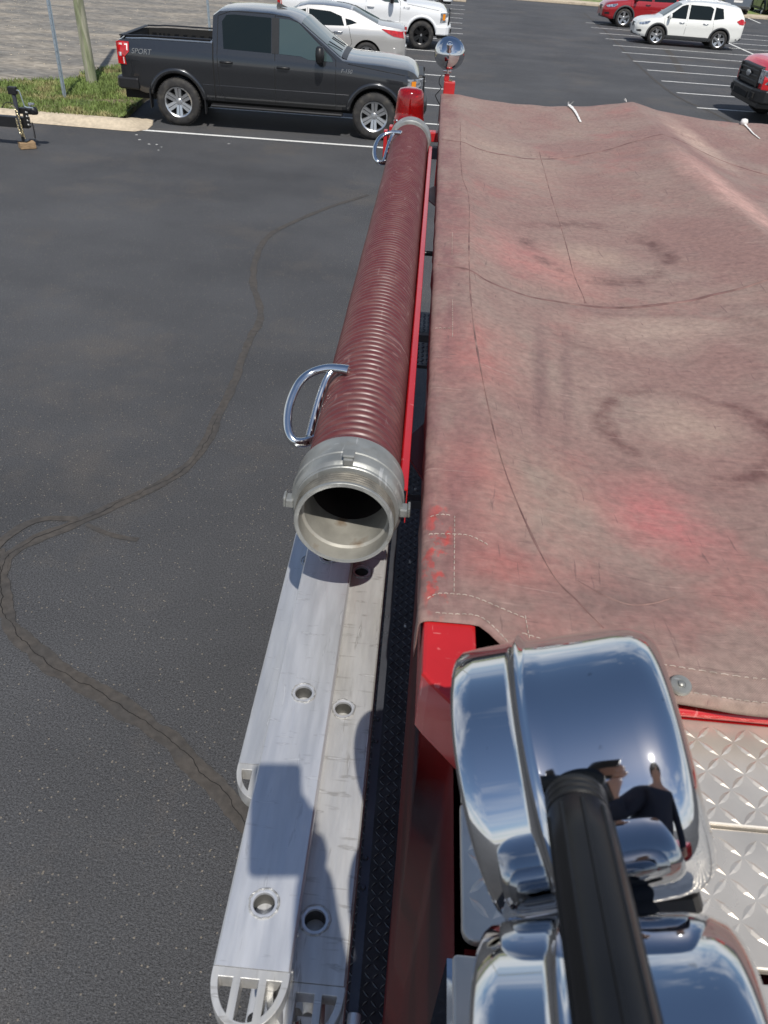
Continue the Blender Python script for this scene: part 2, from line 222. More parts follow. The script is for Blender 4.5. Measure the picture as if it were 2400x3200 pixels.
MT = dict(
    asphalt=asphalt_mat(), tarp=tarp_mat(),
    seal=mat('crack_seal', (0.060, 0.053, 0.047), 0.85, var=0.25, vscale=22, bump=0.4, bscale=90, color2=(0.050, 0.046, 0.043), c2scale=5),
    crack=mat('crack', (0.012, 0.011, 0.011), 0.95),
    paint=mat('line_paint', (0.72, 0.72, 0.69), 0.6, var=0.12, vscale=18, color2=(0.42, 0.42, 0.41), c2scale=11, c2lo=0.6, c2hi=0.72),
    gravel=mat('weathered_lot', (0.165, 0.155, 0.138), 0.9, var=0.4, vscale=7, bump=1.0, bscale=22, color2=(0.30, 0.262, 0.21), c2scale=0.7, c2lo=0.42, c2hi=0.68, stretch=(0.65, 1.2, 1)),
    dirt=mat('dry_soil', (0.16, 0.13, 0.075), 0.95, var=0.4, vscale=6, color2=(0.08, 0.11, 0.03), c2scale=2.2, bump=0.5, bscale=20),
    grass=mat('grass_blade', (0.155, 0.215, 0.055), 0.7, var=0.35, vscale=3, color2=(0.30, 0.26, 0.12), c2scale=1.6, c2lo=0.52, c2hi=0.66),
    concrete=mat('kerb_concrete', (0.50, 0.42, 0.31), 0.85, var=0.15, vscale=14, bump=0.4, bscale=50, color2=(0.33, 0.27, 0.2), c2scale=2.5, c2lo=0.55, c2hi=0.75),
    satin=mat('polished_handle', (0.72, 0.74, 0.74), 0.14, 1.0, rvar=0.05, vscale=30),
    chrome=mat('chrome', (0.66, 0.675, 0.695), 0.04, 1.0, rvar=0.03, vscale=60, color2=(0.48, 0.49, 0.50), c2scale=90, c2lo=0.70, c2hi=0.74),
    borem=mat('rung_bore', (0.10, 0.098, 0.09), 0.6, 0.2, var=0.3, vscale=60),  # dark lining colour stands in for shade down the rung holes
    brass=mat('grimy_thread', (0.20, 0.185, 0.155), 0.45, 0.6, var=0.35, vscale=40, rvar=0.1),
    alu=mat('ladder_aluminium', (0.69, 0.70, 0.72), 0.42, 0.62, var=0.05, vscale=22, stretch=(5, 0.6, 3), rvar=0.08, bump=0.05, bscale=60, color2=(0.61, 0.62, 0.635), c2scale=2.2),
    alu_worn=mat('dull_aluminium', (0.60, 0.595, 0.58), 0.48, 0.55, var=0.09, vscale=20, stretch=(5, 0.7, 3), rvar=0.08, bump=0.08, bscale=50, color2=(0.50, 0.49, 0.46), c2scale=6, c2lo=0.5, c2hi=0.7),
    weld=mat('weld_bead', (0.42, 0.42, 0.41), 0.5, 0.5, var=0.4, vscale=120, bump=0.8, bscale=200),
    cast=mat('cast_coupling', (0.30, 0.305, 0.29), 0.46, 0.55, var=0.16, vscale=24, rvar=0.1, color2=(0.22, 0.205, 0.175), c2scale=16, c2lo=0.56, c2hi=0.75, bump=0.15, bscale=90),
    coupin=mat('coupling_inside', (0.31, 0.30, 0.265), 0.55, 0.3, var=0.25, vscale=18, color2=(0.19, 0.15, 0.11), c2scale=18, c2lo=0.6, c2hi=0.7),
    hose=mat('maroon_hose', (0.105, 0.025, 0.026), 0.40, var=0.10, vscale=40, color2=(0.12, 0.040, 0.037), c2scale=22, rvar=0.05, spec=0.5),
    hose_in=mat('hose_inside', (0.02, 0.014, 0.012), 0.8, var=0.3),
    red=mat('fire_red', (0.44, 0.010, 0.012), 0.22, coat=0.5, var=0.05, vscale=9),
    redscuff=mat('worn_red', (0.43, 0.016, 0.018), 0.32, coat=0.3, var=0.08, vscale=12, color2=(0.60, 0.13, 0.12), c2scale=42, c2lo=0.68, c2hi=0.74),
    redshade=mat('shaded_red', (0.13, 0.005, 0.005), 0.36, coat=0.08, var=0.2, vscale=8, color2=(0.10, 0.008, 0.007), c2scale=3),  # darker copy of the red with the side wall's shade painted in
    tread=mat('tread_plate', (0.77, 0.70, 0.60), 0.34, 0.6, var=0.09, vscale=10, rvar=0.12, bump=0.10, bscale=24, color2=(0.62, 0.575, 0.51), c2scale=6),
    treaddark=mat('grimy_tread', (0.055, 0.055, 0.058), 0.45, 0.5, var=0.25, vscale=12, rvar=0.1),  # dark base colour includes the shade of the gap beside the ladders
    greysteel=mat('grey_bracket', (0.075, 0.08, 0.095), 0.45, 0.4, var=0.15),
    black=mat('black_plastic', (0.012, 0.012, 0.013), 0.42, var=0.2),
    rubber=mat('black_rubber', (0.007, 0.0075, 0.009), 0.38, var=0.2, vscale=30, spec=0.35),
    tyre=mat('tyre_rubber', (0.024, 0.023, 0.023), 0.8, var=0.4, vscale=12, color2=(0.055, 0.050, 0.043), c2scale=7, c2lo=0.5, c2hi=0.7),
    thread=mat('stitch_thread', (0.40, 0.33, 0.28), 0.8, var=0.3, vscale=60),
    seam=mat('seam_edge', (0.165, 0.088, 0.078), 0.7, var=0.3, vscale=20, color2=(0.25, 0.15, 0.125), c2scale=12),
    cord=mat('white_cord', (0.74, 0.73, 0.70), 0.8, var=0.15, vscale=40),
    wood=mat('wood_block', (0.30, 0.20, 0.11), 0.8, var=0.3, vscale=14, stretch=(1, 6, 4), bump=0.4),
    pole=mat('weathered_pole', (0.30, 0.295, 0.22), 0.9, var=0.35, vscale=7, stretch=(3, 3, 0.35), color2=(0.20, 0.22, 0.13), c2scale=4, bump=0.7, bscale=18),
    galv=mat('galvanised', (0.36, 0.42, 0.47), 0.45, 0.6, var=0.12, vscale=16),
    gold=mat('plated_chain', (0.70, 0.60, 0.38), 0.3, 1.0),
    glass=mat('dark_glass', (0.008, 0.013, 0.014), 0.02, 0.0, spec=0.26),
    glass2=mat('clear_windscreen', (0.045, 0.07, 0.07), 0.02, 0.0, spec=0.7),
    lampred=mat('red_lens', (0.50, 0.008, 0.010), 0.10, coat=1.0, color2=(0.32, 0.006, 0.008), c2scale=14),
    beacon=mat('beacon_dome', (0.62, 0.012, 0.012), 0.10, trans=0.75, coat=0.4),
    lampclear=mat('headlamp', (0.75, 0.78, 0.80), 0.08, 0.7, color2=(0.25, 0.27, 0.3), c2scale=16, coat=1.0),
    amber=mat('amber_lens', (0.80, 0.26, 0.015), 0.2, coat=0.8),
    greycar=mat('grey_car_paint', (0.032, 0.034, 0.038), 0.25, 0.5, coat=1.0, var=0.03),
    whitecar=mat('white_car_paint', (0.78, 0.79, 0.80), 0.30, coat=1.0),
    pearlcar=mat('pearl_car_paint', (0.80, 0.80, 0.76), 0.28, coat=1.0),
    silvercar=mat('silver_car_paint', (0.56, 0.55, 0.53), 0.30, 0.45, coat=0.9),
    redcar=mat('dark_red_car_paint', (0.36, 0.012, 0.018), 0.24, 0.2, coat=1.0),
    brightred=mat('bright_red_car_paint', (0.68, 0.022, 0.028), 0.26, coat=1.0),
    steelcar=mat('blue_grey_car_paint', (0.16, 0.19, 0.23), 0.28, 0.5, coat=0.9),
    darkcar=mat('charcoal_car_paint', (0.03, 0.03, 0.032), 0.28, 0.3, coat=0.9),
    alloy=mat('alloy_wheel', (0.62, 0.63, 0.64), 0.28, 0.9),
    blackalloy=mat('black_wheel', (0.02, 0.02, 0.021), 0.3, 0.5),
    well=mat('wheel_well', (0.010, 0.010, 0.010), 0.9),
    greyplastic=mat('grey_cladding', (0.05, 0.052, 0.055), 0.6, var=0.1),
    skin=mat('skin', (0.52, 0.30, 0.21), 0.5), cloth=mat('navy_cloth', (0.02, 0.025, 0.045), 0.85, bump=0.3, bscale=200),
    jeans=mat('denim', (0.05, 0.07, 0.12), 0.9, bump=0.3, bscale=200), hair=mat('brown_hair', (0.05, 0.03, 0.02), 0.6),
    bark=mat('badge_grey', (0.40, 0.41, 0.42), 0.35, 0.7),
)

scratched(MT['alu'], (0.34, 0.34, 0.345), (0.66, 0.72), 0.55); scratched(MT['alu_worn'], (0.30, 0.285, 0.26), (0.63, 0.70), 0.6); scratched(MT['red'], (0.62, 0.20, 0.19), (0.715, 0.725), 0.5); scratched(MT['redscuff'], (0.62, 0.22, 0.2), (0.70, 0.715), 0.5); scratched(MT['hose'], (0.22, 0.13, 0.12), (0.68, 0.70), 0.6); scratched(MT['alu'], (0.88, 0.89, 0.90)); scratched(MT['alu_worn'], (0.82, 0.82, 0.81), (0.70, 0.72)); scratched(MT['cast'], (0.55, 0.55, 0.53), (0.68, 0.70))
# ------------------------------------------------------------------ mesh helpers
class MB:
    def __init__(s): s.v = []; s.f = []; s.mi = []
    def add(s, vs, fs, mi=0):
        o = len(s.v); s.v += [tuple(x) for x in vs]; s.f += [tuple(i+o for i in f) for f in fs]; s.mi += [mi]*len(fs); return s
    def box(s, lo, hi, mi=0, M=None):
        x0, y0, z0 = lo; x1, y1, z1 = hi
        vs = [Vector(p) for p in ((x0,y0,z0),(x1,y0,z0),(x1,y1,z0),(x0,y1,z0),(x0,y0,z1),(x1,y0,z1),(x1,y1,z1),(x0,y1,z1))]
        if M: vs = [M @ p for p in vs]
        return s.add(vs, [(0,3,2,1),(4,5,6,7),(0,1,5,4),(1,2,6,5),(2,3,7,6),(3,0,4,7)], mi)
    def prism(s, poly, z0, z1, M=None, mi=0):          # poly in xy (ccw), extruded along z
        n = len(poly); vs = [Vector((p[0], p[1], z0)) for p in poly]+[Vector((p[0], p[1], z1)) for p in poly]
        if M: vs = [M @ p for p in vs]
        fs = [tuple(range(n-1, -1, -1)), tuple(range(n, 2*n))]+[(i, (i+1) % n, n+(i+1) % n, n+i) for i in range(n)]
        return s.add(vs, fs, mi)
    def tube(s, pts, r, seg=10, closed=False, caps=True, mi=0, flat=1.0, upv=None):
        pts = [Vector(p) for p in pts]; n = len(pts); rs = r if isinstance(r, (list, tuple)) else [r]*n
        rings = []; prev = None
        for i, p in enumerate(pts):
            a = pts[(i-1) % n] if (closed or i > 0) else p; c = pts[(i+1) % n] if (closed or i < n-1) else p
            d = (c-a).normalized()
            if prev is None:
                u = Vector(upv) if upv else (Vector((0, 0, 1)) if abs(d.z) < 0.9 else Vector((1, 0, 0)))
            else: u = prev
            x = d.cross(u)
            if x.length < 1e-6: x = d.orthogonal()
            x.normalize(); u = x.cross(d).normalized(); prev = u
            rings.append([p+x*math.cos(2*math.pi*k/seg)*rs[i]+u*math.sin(2*math.pi*k/seg)*rs[i]*flat for k in range(seg)])
        vs = [q for rg in rings for q in rg]; fs = []
        for i in range(n if closed else n-1):
            j = (i+1) % n
            for k in range(seg):
                l = (k+1) % seg; fs.append((i*seg+k, i*seg+l, j*seg+l, j*seg+k))
        if caps and not closed:
            fs.append(tuple(range(seg-1, -1, -1))); fs.append(tuple((n-1)*seg+k for k in range(seg)))
        return s.add(vs, fs, mi)
    def lathe(s, prof, M=None, seg=48, mi=0, close=False):  # prof [(r,z)] about local z
        vs = []; fs = []; n = len(prof)
        for r, z in prof:
            for k in range(seg):
                a = 2*math.pi*k/seg; p = Vector((r*math.cos(a), r*math.sin(a), z)); vs.append(M @ p if M else p)
        for i in range(n-1):
            for k in range(seg):
                l = (k+1) % seg; fs.append((i*seg+k, i*seg+l, (i+1)*seg+l, (i+1)*seg+k))
        if close:
            if prof[0][0] > 1e-6: fs.append(tuple(range(seg-1, -1, -1)))
            if prof[-1][0] > 1e-6: fs.append(tuple((n-1)*seg+k for k in range(seg)))
        return s.add(vs, fs, mi)
    def grid(s, fn, us, vs_, mi=0, flip=False):
        vs = [fn(u, v) for v in vs_ for u in us]; nu = len(us); fs = []
        for j in range(len(vs_)-1):
            for i in range(nu-1):
                q = (j*nu+i, j*nu+i+1, (j+1)*nu+i+1, (j+1)*nu+i); fs.append(q[::-1] if flip else q)
        return s.add(vs, fs, mi)
    def mesh(s, name, mats, smooth=None):
        me = bpy.data.meshes.new(name); me.from_pydata(s.v, [], s.f)
        mats = mats if isinstance(mats, (list, tuple)) else [mats]
        for m in mats: me.materials.append(MT[m] if isinstance(m, str) else m)
        me.polygons.foreach_set('material_index', s.mi)
        bm = bmesh.new(); bm.from_mesh(me); bmesh.ops.remove_doubles(bm, verts=bm.verts, dist=1e-6)
        bm.to_mesh(me); bm.free()
        if smooth:
            me.polygons.foreach_set('use_smooth', [True]*len(me.polygons))
            me.set_sharp_from_angle(angle=R_(smooth))
        me.update(); return me
    def build(s, name, mats, parent=None, smooth=None, bevel=0.0, local=False):
        return put(name, s.mesh(name, mats, smooth), parent, bevel, local)
    def split(s, name, mats, parent=None, smooth=None, bevel=0.0, local=False):   # every loose piece an object of its own
        root = list(range(len(s.v)))
        def fd(a):
            while root[a] != a: root[a] = root[root[a]]; a = root[a]
            return a
        for f in s.f:
            for k in f[1:]: root[fd(k)] = fd(f[0])
        parts = {}
        for f, mi in zip(s.f, s.mi): parts.setdefault(fd(f[0]), []).append((f, mi))
        out = []
        for fs in parts.values():
            mb = MB(); ids = {}
            for f, mi in fs:
                g_ = []
                for k in f:
                    if k not in ids: ids[k] = len(mb.v); mb.v.append(s.v[k])
                    g_.append(ids[k])
                mb.f.append(tuple(g_)); mb.mi.append(mi)
            out.append(mb.build(name, mats, parent, smooth, bevel, local))
        return out
def world_loc(o):
    v = Vector((0, 0, 0))
    while o is not None: v += o.location; o = o.parent
    return v
def put(name, me, parent=None, bevel=0.0, local=False):
    o = bpy.data.objects.new(name, me); col.objects.link(o)
    if parent is not None:
        o.parent = parent
        if not local: o.location = -world_loc(parent)
    if bevel:
        b = o.modifiers.new('bevel', 'BEVEL'); b.width = bevel; b.segments = 2; b.limit_method = 'ANGLE'; b.angle_limit = R_(40)
    return o
def tag(o, label=None, cat=None, group=None, kind=None):
    if label: o['label'] = label
    if cat: o['category'] = cat
    if group: o['group'] = group
    if kind: o['kind'] = kind
    return o
def thing(name, label, cat, loc=(0, 0, 0), rz=0.0, group=None):
    o = bpy.data.objects.new(name, None); col.objects.link(o); o.location = loc; o.rotation_euler = (0, 0, rz); o.empty_display_size = 0.2
    return tag(o, label, cat, group)
def kids(o): return [c for c in bpy.data.objects if c.parent == o]
def copy_tree(o, parent=None):
    c = o.copy(); col.objects.link(c)
    if parent is not None: c.parent = parent
    for ch in kids(o): copy_tree(ch, c)
    return c
def axis_frame(org, z, up=(0, 0, 1)):
    z = Vector(z).normalized(); x = Vector(up).cross(z)
    if x.length < 1e-5: x = z.orthogonal()
    x.normalize(); y = z.cross(x)
    m = Matrix.Identity(4)
    for i in range(3): m[i][0] = x[i]; m[i][1] = y[i]; m[i][2] = z[i]; m[i][3] = org[i]
    return m
def spline(pts, n=8, closed=False):
    pts = [Vector(p) for p in pts]; out = []; m = len(pts)
    for i in range(m if closed else m-1):
        g = lambda k: pts[k % m] if closed else pts[max(0, min(m-1, k))]
        p0, p1, p2, p3 = g(i-1), g(i), g(i+1), g(i+2)
        for k in range(n):
            t = k/n
            out.append(0.5*((2*p1)+(p2-p0)*t+(2*p0-5*p1+4*p2-p3)*t*t+(3*p1-p0-3*p2+p3)*t**3))
    if not closed: out.append(pts[-1])
    return out
def fbm(x, y, z=0.0): return mnoise.fractal(Vector((x, y, z)), 1.0, 2.0, 4)

# ------------------------------------------------------------------ the setting
def aty(x, y, Y):
    d = ray(x, y); t = Y/d[1]
    return Vector((d[0]*t, Y, H+d[2]*t))
def sheet(name, poly, z, m, label=None, thick=0.0):
    mb = MB(); mb.add([(p[0], p[1], z) for p in poly], [tuple(range(len(poly)))])
    return tag(mb.build(name, m), label, kind='structure')
g = MB(); us = np.linspace(-250, 250, 51).tolist(); g.grid(lambda u, v: (u, v, 0.0), us, us)
tag(g.build('asphalt_ground', 'asphalt'), 'dark grey sealed asphalt of the parking lot', kind='structure')

edge = [at(0, 255, .1), at(120, 250, .1), at(231, 246, .1), at(300, 217, .1), at(371, 207, .1)]
# grass verge and the weathered lot beyond it, 0.1 m above the asphalt
sheet('gravel_lot', [(-90, 16.0), (-9.0, 16.0), (-6.9, 21.0), (-6.75, 52), (-90, 52)], 0.094, 'gravel', 'weathered brown grey gravel lot beyond the verge')
verge = [(-14, 15.72), (-5.95, 15.72), (-5.95, 16.3), (-6.15, 18.2), (-6.3, 52), (-7.2, 52), (-7.3, 30), (-7.9, 24)]+[(e.x, e.y) for e in reversed(edge)]+[(-14, 18.2)]
sheet('grass_verge', verge, 0.1, 'dirt', 'dry soil of the grass verge behind the kerb')
skirt = MB(); skirt.add([(-5.95, 16.3, 0), (-5.95, 16.3, .1), (-6.15, 18.2, .1), (-6.15, 18.2, 0), (-6.3, 52, .1), (-6.3, 52, 0)], [(0, 3, 2, 1), (3, 5, 4, 2)])
tag(skirt.build('verge_edge', 'dirt'), kind='structure')
def inside(p, poly):
    c = False; n = len(poly); x, y = p
    for i in range(n):
        x1, y1 = poly[i]; x2, y2 = poly[i-1]
        if (y1 > y) != (y2 > y) and x < (x2-x1)*(y-y1)/(y2-y1)+x1: c = not c
    return c
gv, gf = [], []
rng = random.Random(3); cnt = 0
while cnt < 34000:
    if rng.random() < 0.8: x, y = rng.uniform(-11.5, -5.9), rng.uniform(15.7, 23.5)
    else: x, y = rng.uniform(-8, -6.1), rng.uniform(18, 48)
    ns = fbm(x*0.9, y*0.9)
    dedge = 0
    if not inside((x+0.12*fbm(x*3, y*3, 4), y+0.5*ns), verge): continue
    if ns < -0.28 and rng.random() < 0.75: continue
    hgt = rng.uniform(0.03, 0.085)*(1.15+0.5*ns); a = rng.uniform(0, 6.28); w = rng.uniform(0.006, 0.013); ln = rng.uniform(0.2, 0.9)*hgt; b = rng.uniform(0, 6.28)
    dx_, dy_ = math.cos(a)*w, math.sin(a)*w; o = len(gv)
    gv += [(x-dx_, y-dy_, .1), (x+dx_, y+dy_, .1), (x+math.cos(b)*ln*.5+dx_*.6, y+math.sin(b)*ln*.5+dy_*.6, .1+hgt*.65), (x+math.cos(b)*ln, y+math.sin(b)*ln, .1+hgt)]
    gf += [(o, o+1, o+2), (o, o+2, o+3)]; cnt += 1
gm = MB(); gm.v = gv; gm.f = gf; gm.mi = [0]*len(gf)
me = bpy.data.meshes.new('grass'); me.from_pydata(gv, [], gf); me.materials.append(MT['grass'])
tag(put('grass', me), 'short green and straw coloured grass behind the kerb', 'grass', kind='stuff')
# loose stones on the weathered lot
sv, sf = [], []
for i in range(2600):
    x, y = rng.uniform(-24, -7.2), rng.uniform(17.5, 44)
    if inside((x, y), verge): continue
    r = rng.uniform(0.008, 0.03)*(0.6+0.6*abs(fbm(x*.5, y*1.4))); o = len(sv); a = rng.uniform(0, 6)
    sv += [(x+r*math.cos(a), y+r*math.sin(a), .09), (x+r*math.cos(a+1.7), y+r*math.sin(a+1.7), .09), (x+r*math.cos(a+3.3), y+r*math.sin(a+3.3), .09), (x+r*math.cos(a+4.8), y+r*math.sin(a+4.8), .09), (x+r*.2, y-r*.1, .094+r*.6)]
    sf += [(o, o+1, o+4), (o+1, o+2, o+4), (o+2, o+3, o+4), (o+3, o, o+4)]
me = bpy.data.meshes.new('loose_stones'); me.from_pydata(sv, [], sf); me.materials.append(MT['concrete'])
tag(put('loose_stones', me), 'pale loose stones strewn over the gravel lot', 'gravel', kind='stuff')

# kerb: gutter edge rises to a rounded top, turns the corner and dies away
kb = MB()
path = [(-14, 15.36), (-12, 15.36), (-10, 15.355), (-8, 15.34), (-7, 15.335), (-6.2, 15.33), (-5.75, 15.32), (-5.47, 15.33), (-5.30, 15.55), (-5.32, 15.95), (-5.42, 16.32)]
inn = [(-14, 15.80), (-12, 15.80), (-10, 15.79), (-8, 15.77), (-7, 15.765), (-6.2, 15.76), (-6.03, 15.76), (-5.92, 15.78), (-5.88, 15.85), (-5.87, 16.05), (-5.86, 16.35)]
hts = [.13]*7+[.125, .11, .07, .03]
rows = []
for (px, py), (qx, qy), h in zip(path, inn, hts):
    prof = [(0, 0.006), (0.02, 0.02), (0.30, 0.035), (0.52, h*.75), (0.62, h*.97), (0.72, h), (1.0, h), (1.03, 0.0)]
    rows.append([(px+(qx-px)*t, py+(qy-py)*t, z) for t, z in prof])
n = len(rows[0])
kb.add([p for r in rows for p in r], [(i*n+k, (i+1)*n+k, (i+1)*n+k+1, i*n+k+1) for i in range(len(rows)-1) for k in range(n-1)])
tag(kb.build('concrete_kerb', 'concrete', smooth=40), 'tan concrete kerb turning the corner of the verge', kind='structure')

def line(p, q, w=0.10):
    p = Vector((p[0], p[1], 0)); q = Vector((q[0], q[1], 0)); d = (q-p).normalized(); s_ = Vector((-d.y, d.x, 0))*w/2
    mb = MB(); ns = max(2, int((q-p).length/0.5)); vs = []
    for i in range(ns+1):
        c = p+(q-p)*i/ns; e = 0.006*fbm(c.x*5, c.y*5)
        vs += [c-s_*(1+e*8)+Vector((0, 0, .005)), c+s_*(1-e*8)+Vector((0, 0, .005))]
    mb.add(vs, [(2*i, 2*i+2, 2*i+3, 2*i+1) for i in range(ns)])
    return tag(mb.build('parking_line', 'paint'), kind='structure')
for (x, y) in [(1831, 71), (1848, 86), (1874, 104), (1893, 121), (1916, 142), (1943, 164), (1978, 191), (2022, 219), (2067, 253), (2115, 290), (2178, 337)]:
    p = at(x, y); line(p, (19.0, p.y+0.033*(19.0-p.x)))
for y0 in (20.9, 18.7): line((6.9, y0), (19, y0+.4))
line((12.45, 18), (13.0, 47.5), 0.11); line(at(2322, 50), at(2376, 73), .11)
for (x, y) in [(1452, 18), (1453, 31), (1450, 44), (1446, 58), (1444, 73), (1444, 90), (1446, 106.4), (1440, 126.8), (1432, 166), (1427, 198), (1422, 240), (1412, 281), (1410, 333), (1404, 392), (1400, 477)]:
    p = at(x, y); line((-5.45, p.y-0.035*(p.x+5.45)), p)

def ribbon(name, pts, w, z, m, jit=0.25, n=22, label=None, wob=0.0):
    ps = spline([(p[0], p[1], 0) for p in pts], n); mb = MB(); vs = []
    for i, p in enumerate(ps):
        d = (ps[min(i+1, len(ps)-1)]-ps[max(i-1, 0)]).normalized(); s_ = Vector((-d.y, d.x, 0))
        p = p+s_*wob*fbm(p.x*9, p.y*9, 7.0)
        a = w/2*(1+jit*(.8*fbm(p.x*4, p.y*4)+.16*fbm(p.x*23, p.y*23))); b = w/2*(1+jit*(.8*fbm(p.x*4, p.y*4, 9)+.16*fbm(p.x*23, p.y*23, 3))); 
        vs += [p-s_*a+Vector((0, 0, z)), p+s_*b+Vector((0, 0, z))]
    mb.add(vs, [(2*i, 2*i+2, 2*i+3, 2*i+1) for i in range(len(ps)-1)])
    return tag(mb.build(name, m), label, kind='structure')
A_ = [at(*p) for p in [(-60, 1930), (5, 1790), (25, 1740), (120, 1680), (240, 1635), (400, 1560), (560, 1480), (640, 1390), (680, 1300), (735, 1190), (770, 1080), (815, 985), (792, 890), (800, 810), (850, 730), (1010, 655), (1150, 610)]]
B_ = [at(*p) for p in [(-10, 1720), (5, 1800), (10, 1900), (50, 1980), (120, 2050), (250, 2135), (400, 2220), (530, 2315), (640, 2420), (730, 2520), (800, 2620), (840, 2720)]]
C_ = [at(*p) for p in [(-40, 1760), (0, 1700), (70, 1645), (150, 1622), (240, 1625)]]
D_ = [at(*p) for p in [(270, 1640), (330, 1668), (385, 1682), (430, 1690)]]
ribbon('crack_filler', A_[:9], .085, .004, 'seal', .5); ribbon('crack_filler', A_[8:], .075, .004, 'seal', .6)
ribbon('crack_filler', B_, .105, .0055, 'seal', .7); ribbon('crack_filler', C_, .055, .0065, 'seal', .6); ribbon('crack_filler', D_, .035, .0050, 'seal', .9)
ribbon('crack', B_, .0042, .009, 'crack', .9, 30, wob=.02); ribbon('crack', A_[1:9], .0028, .009, 'crack', .9, 30, wob=.02)
ribbon('crack_filler', [at(*p) for p in [(1825, 40), (1870, 80), (1900, 105), (1980, 190), (2060, 262), (2130, 310), (2210, 345), (2300, 390)]], .09, .0035, 'seal', .8)
ribbon('crack_filler', [at(*p) for p in [(2080, 150), (2110, 190), (2130, 230)]], .25, .0030, 'seal', .8)
sp0 = MB()
for (x, y) in [(437, 437), (466, 451), (490, 452), (495, 470), (427, 422), (505, 460), (715, 450)]:
    p = at(x, y); rr = rng.uniform(.015, .03)
    sp0.add([(p.x+rr*(1+.5*fbm(k, x*.1))*math.cos(k*math.pi/4), p.y+rr*.7*(1+.5*fbm(k, y*.1))*math.sin(k*math.pi/4), .0045) for k in range(8)], [tuple(range(8))])
o = sp0.build('white_splashes', 'paint'); tag(o, 'small white splashes on the asphalt', kind='stuff')
# far side of the lot: kerb and lawn
fk = MB(); fk.box((1.5, 57.0, 0), (60, 57.35, .14)); fk.box((-20, 52.3, 0), (1.4, 52.65, .14))
tag(fk.build('far_kerb', 'concrete', bevel=.02), 'pale concrete kerb at the far end of the lot', kind='structure')
sheet('far_walk', [(-20, 52.66), (1.45, 52.66), (1.45, 57.36), (60, 57.36), (60, 58.9), (-20, 58.9)], .12, 'concrete', 'pale pavement beyond the far kerb')
sheet('far_lawn', [(-60, 58.9), (120, 58.9), (120, 120), (-60, 120)], .12, 'grass', 'mown lawn past the far pavement')

# ------------------------------------------------------------------ posts and pole
def sign_post(p, label, lean=0.0):
    r = thing('sign_post', label, 'sign post', (p.x, p.y, p.z), 0, 'steel sign posts on the verge')
    mb = MB(); w, d, t = .04, .03, .004
    prof = [(-w, 0), (-w*.55, 0), (-w*.45, -d), (w*.45, -d), (w*.55, 0), (w, 0), (w, t), (w*.6, t), (w*.5, -d+t), (-w*.5, -d+t), (-w*.6, t), (-w, t)]
    mb.prism([(a, b) for a, b in prof], 0, 3.1)
    mb.build('channel_post', 'galv', r, local=True); r.rotation_euler = (0, lean, 0)
    hb = MB()
    for k in range(24): hb.lathe([(0, -.001), (.006, 0)], axis_frame((0, -d-.001, .4+k*.11), (0, -1, 0)), 8)
    hb.build('punched_holes', 'black', r, local=True)['kind'] = 'stuff'
    return r
sign_post(at(203, 308, .1), 'tall galvanised steel channel post standing in the grass before the wooden pole')
sign_post(at(657, 108, .1), 'thin distant steel post rising behind the grey pickup bed', R_(-1.2))
up = at(283, 264, .1)
r = thing('utility_pole', 'weathered greenish wooden utility pole leaning over the grass verge', 'utility pole', (up.x, up.y+.1, .1)); r.rotation_euler = (0, R_(-1.3), 0)
mb = MB(); prof = [(.120-.004*k, k*.5) for k in range(17)]
vs = []
mb.lathe(prof, None, 28, close=True)
mb.v = [(x*(1+.03*fbm(x*9, y*9, z*1.2)), y*(1+.03*fbm(x*9, y*9, z*1.2+5)), z) for x, y, z in mb.v]
mb.build('trunk', 'pole', r, smooth=50, local=True)

# ------------------------------------------------------------------ trailer tongue at the edge
tr = thing('utility_trailer', 'black trailer tongue with coupler, jack and plated safety chains', 'trailer', (-6.8, 13.65, 0))
Y0 = 13.65
c0 = aty(118, 346, Y0); b1 = aty(0, 372, Y0)
mb = MB(); zt = c0.z
mb.box((-11.5, Y0-.06, b1.z-.10), (aty(88, 368, Y0).x, Y0+.06, b1.z+.06)); mb.build('tongue_beam', 'black', tr, bevel=.006)
mb = MB(); mb.add([(-7.2, Y0-.05, b1.z-.05), (-7.2, Y0+.05, b1.z-.05), (-11.5, Y0+.95, b1.z-.05), (-11.5, Y0+.80, b1.z-.05), (-7.2, Y0-.05, b1.z+.06), (-7.2, Y0+.05, b1.z+.06), (-11.5, Y0+.95, b1.z+.06), (-11.5, Y0+.80, b1.z+.06)],
                  [(0, 3, 2, 1), (4, 5, 6, 7), (0, 1, 5, 4), (1, 2, 6, 5), (2, 3, 7, 6), (3, 0, 4, 7)])
mb.add([(-7.2, Y0-.05, b1.z-.05), (-7.2, Y0+.05, b1.z-.05), (-11.5, Y0-.80, b1.z-.05), (-11.5, Y0-.95, b1.z-.05), (-7.2, Y0-.05, b1.z+.05), (-7.2, Y0+.05, b1.z+.05), (-11.5, Y0-.80, b1.z+.05), (-11.5, Y0-.95, b1.z+.05)],
       [(0, 3, 2, 1), (4, 5, 6, 7), (0, 1, 5, 4), (1, 2, 6, 5), (2, 3, 7, 6), (3, 0, 4, 7)])
mb.box((-14.5, Y0-1.0, b1.z-.05), (-11.4, Y0+1.0, b1.z+.1)); mb.split('frame_rail', 'black', tr, bevel=.005)
mb = MB(); mb.box((-14.5, Y0-1.0, b1.z+.105), (-11.4, Y0+1.0, b1.z+.14)); mb.build('deck_board', 'wood', tr)
for s in (-1, 1):
    w = MB().lathe([(.12, -.1), (.3, -.1), (.34, -.07), (.34, .07), (.3, .1), (.12, .1)], axis_frame((-13.1, Y0+s*1.15, .34), (0, 1, 0)), 32, close=True); wo_ = w.build('tyre', 'tyre', tr, smooth=40)
cx = aty(92, 346, Y0).x
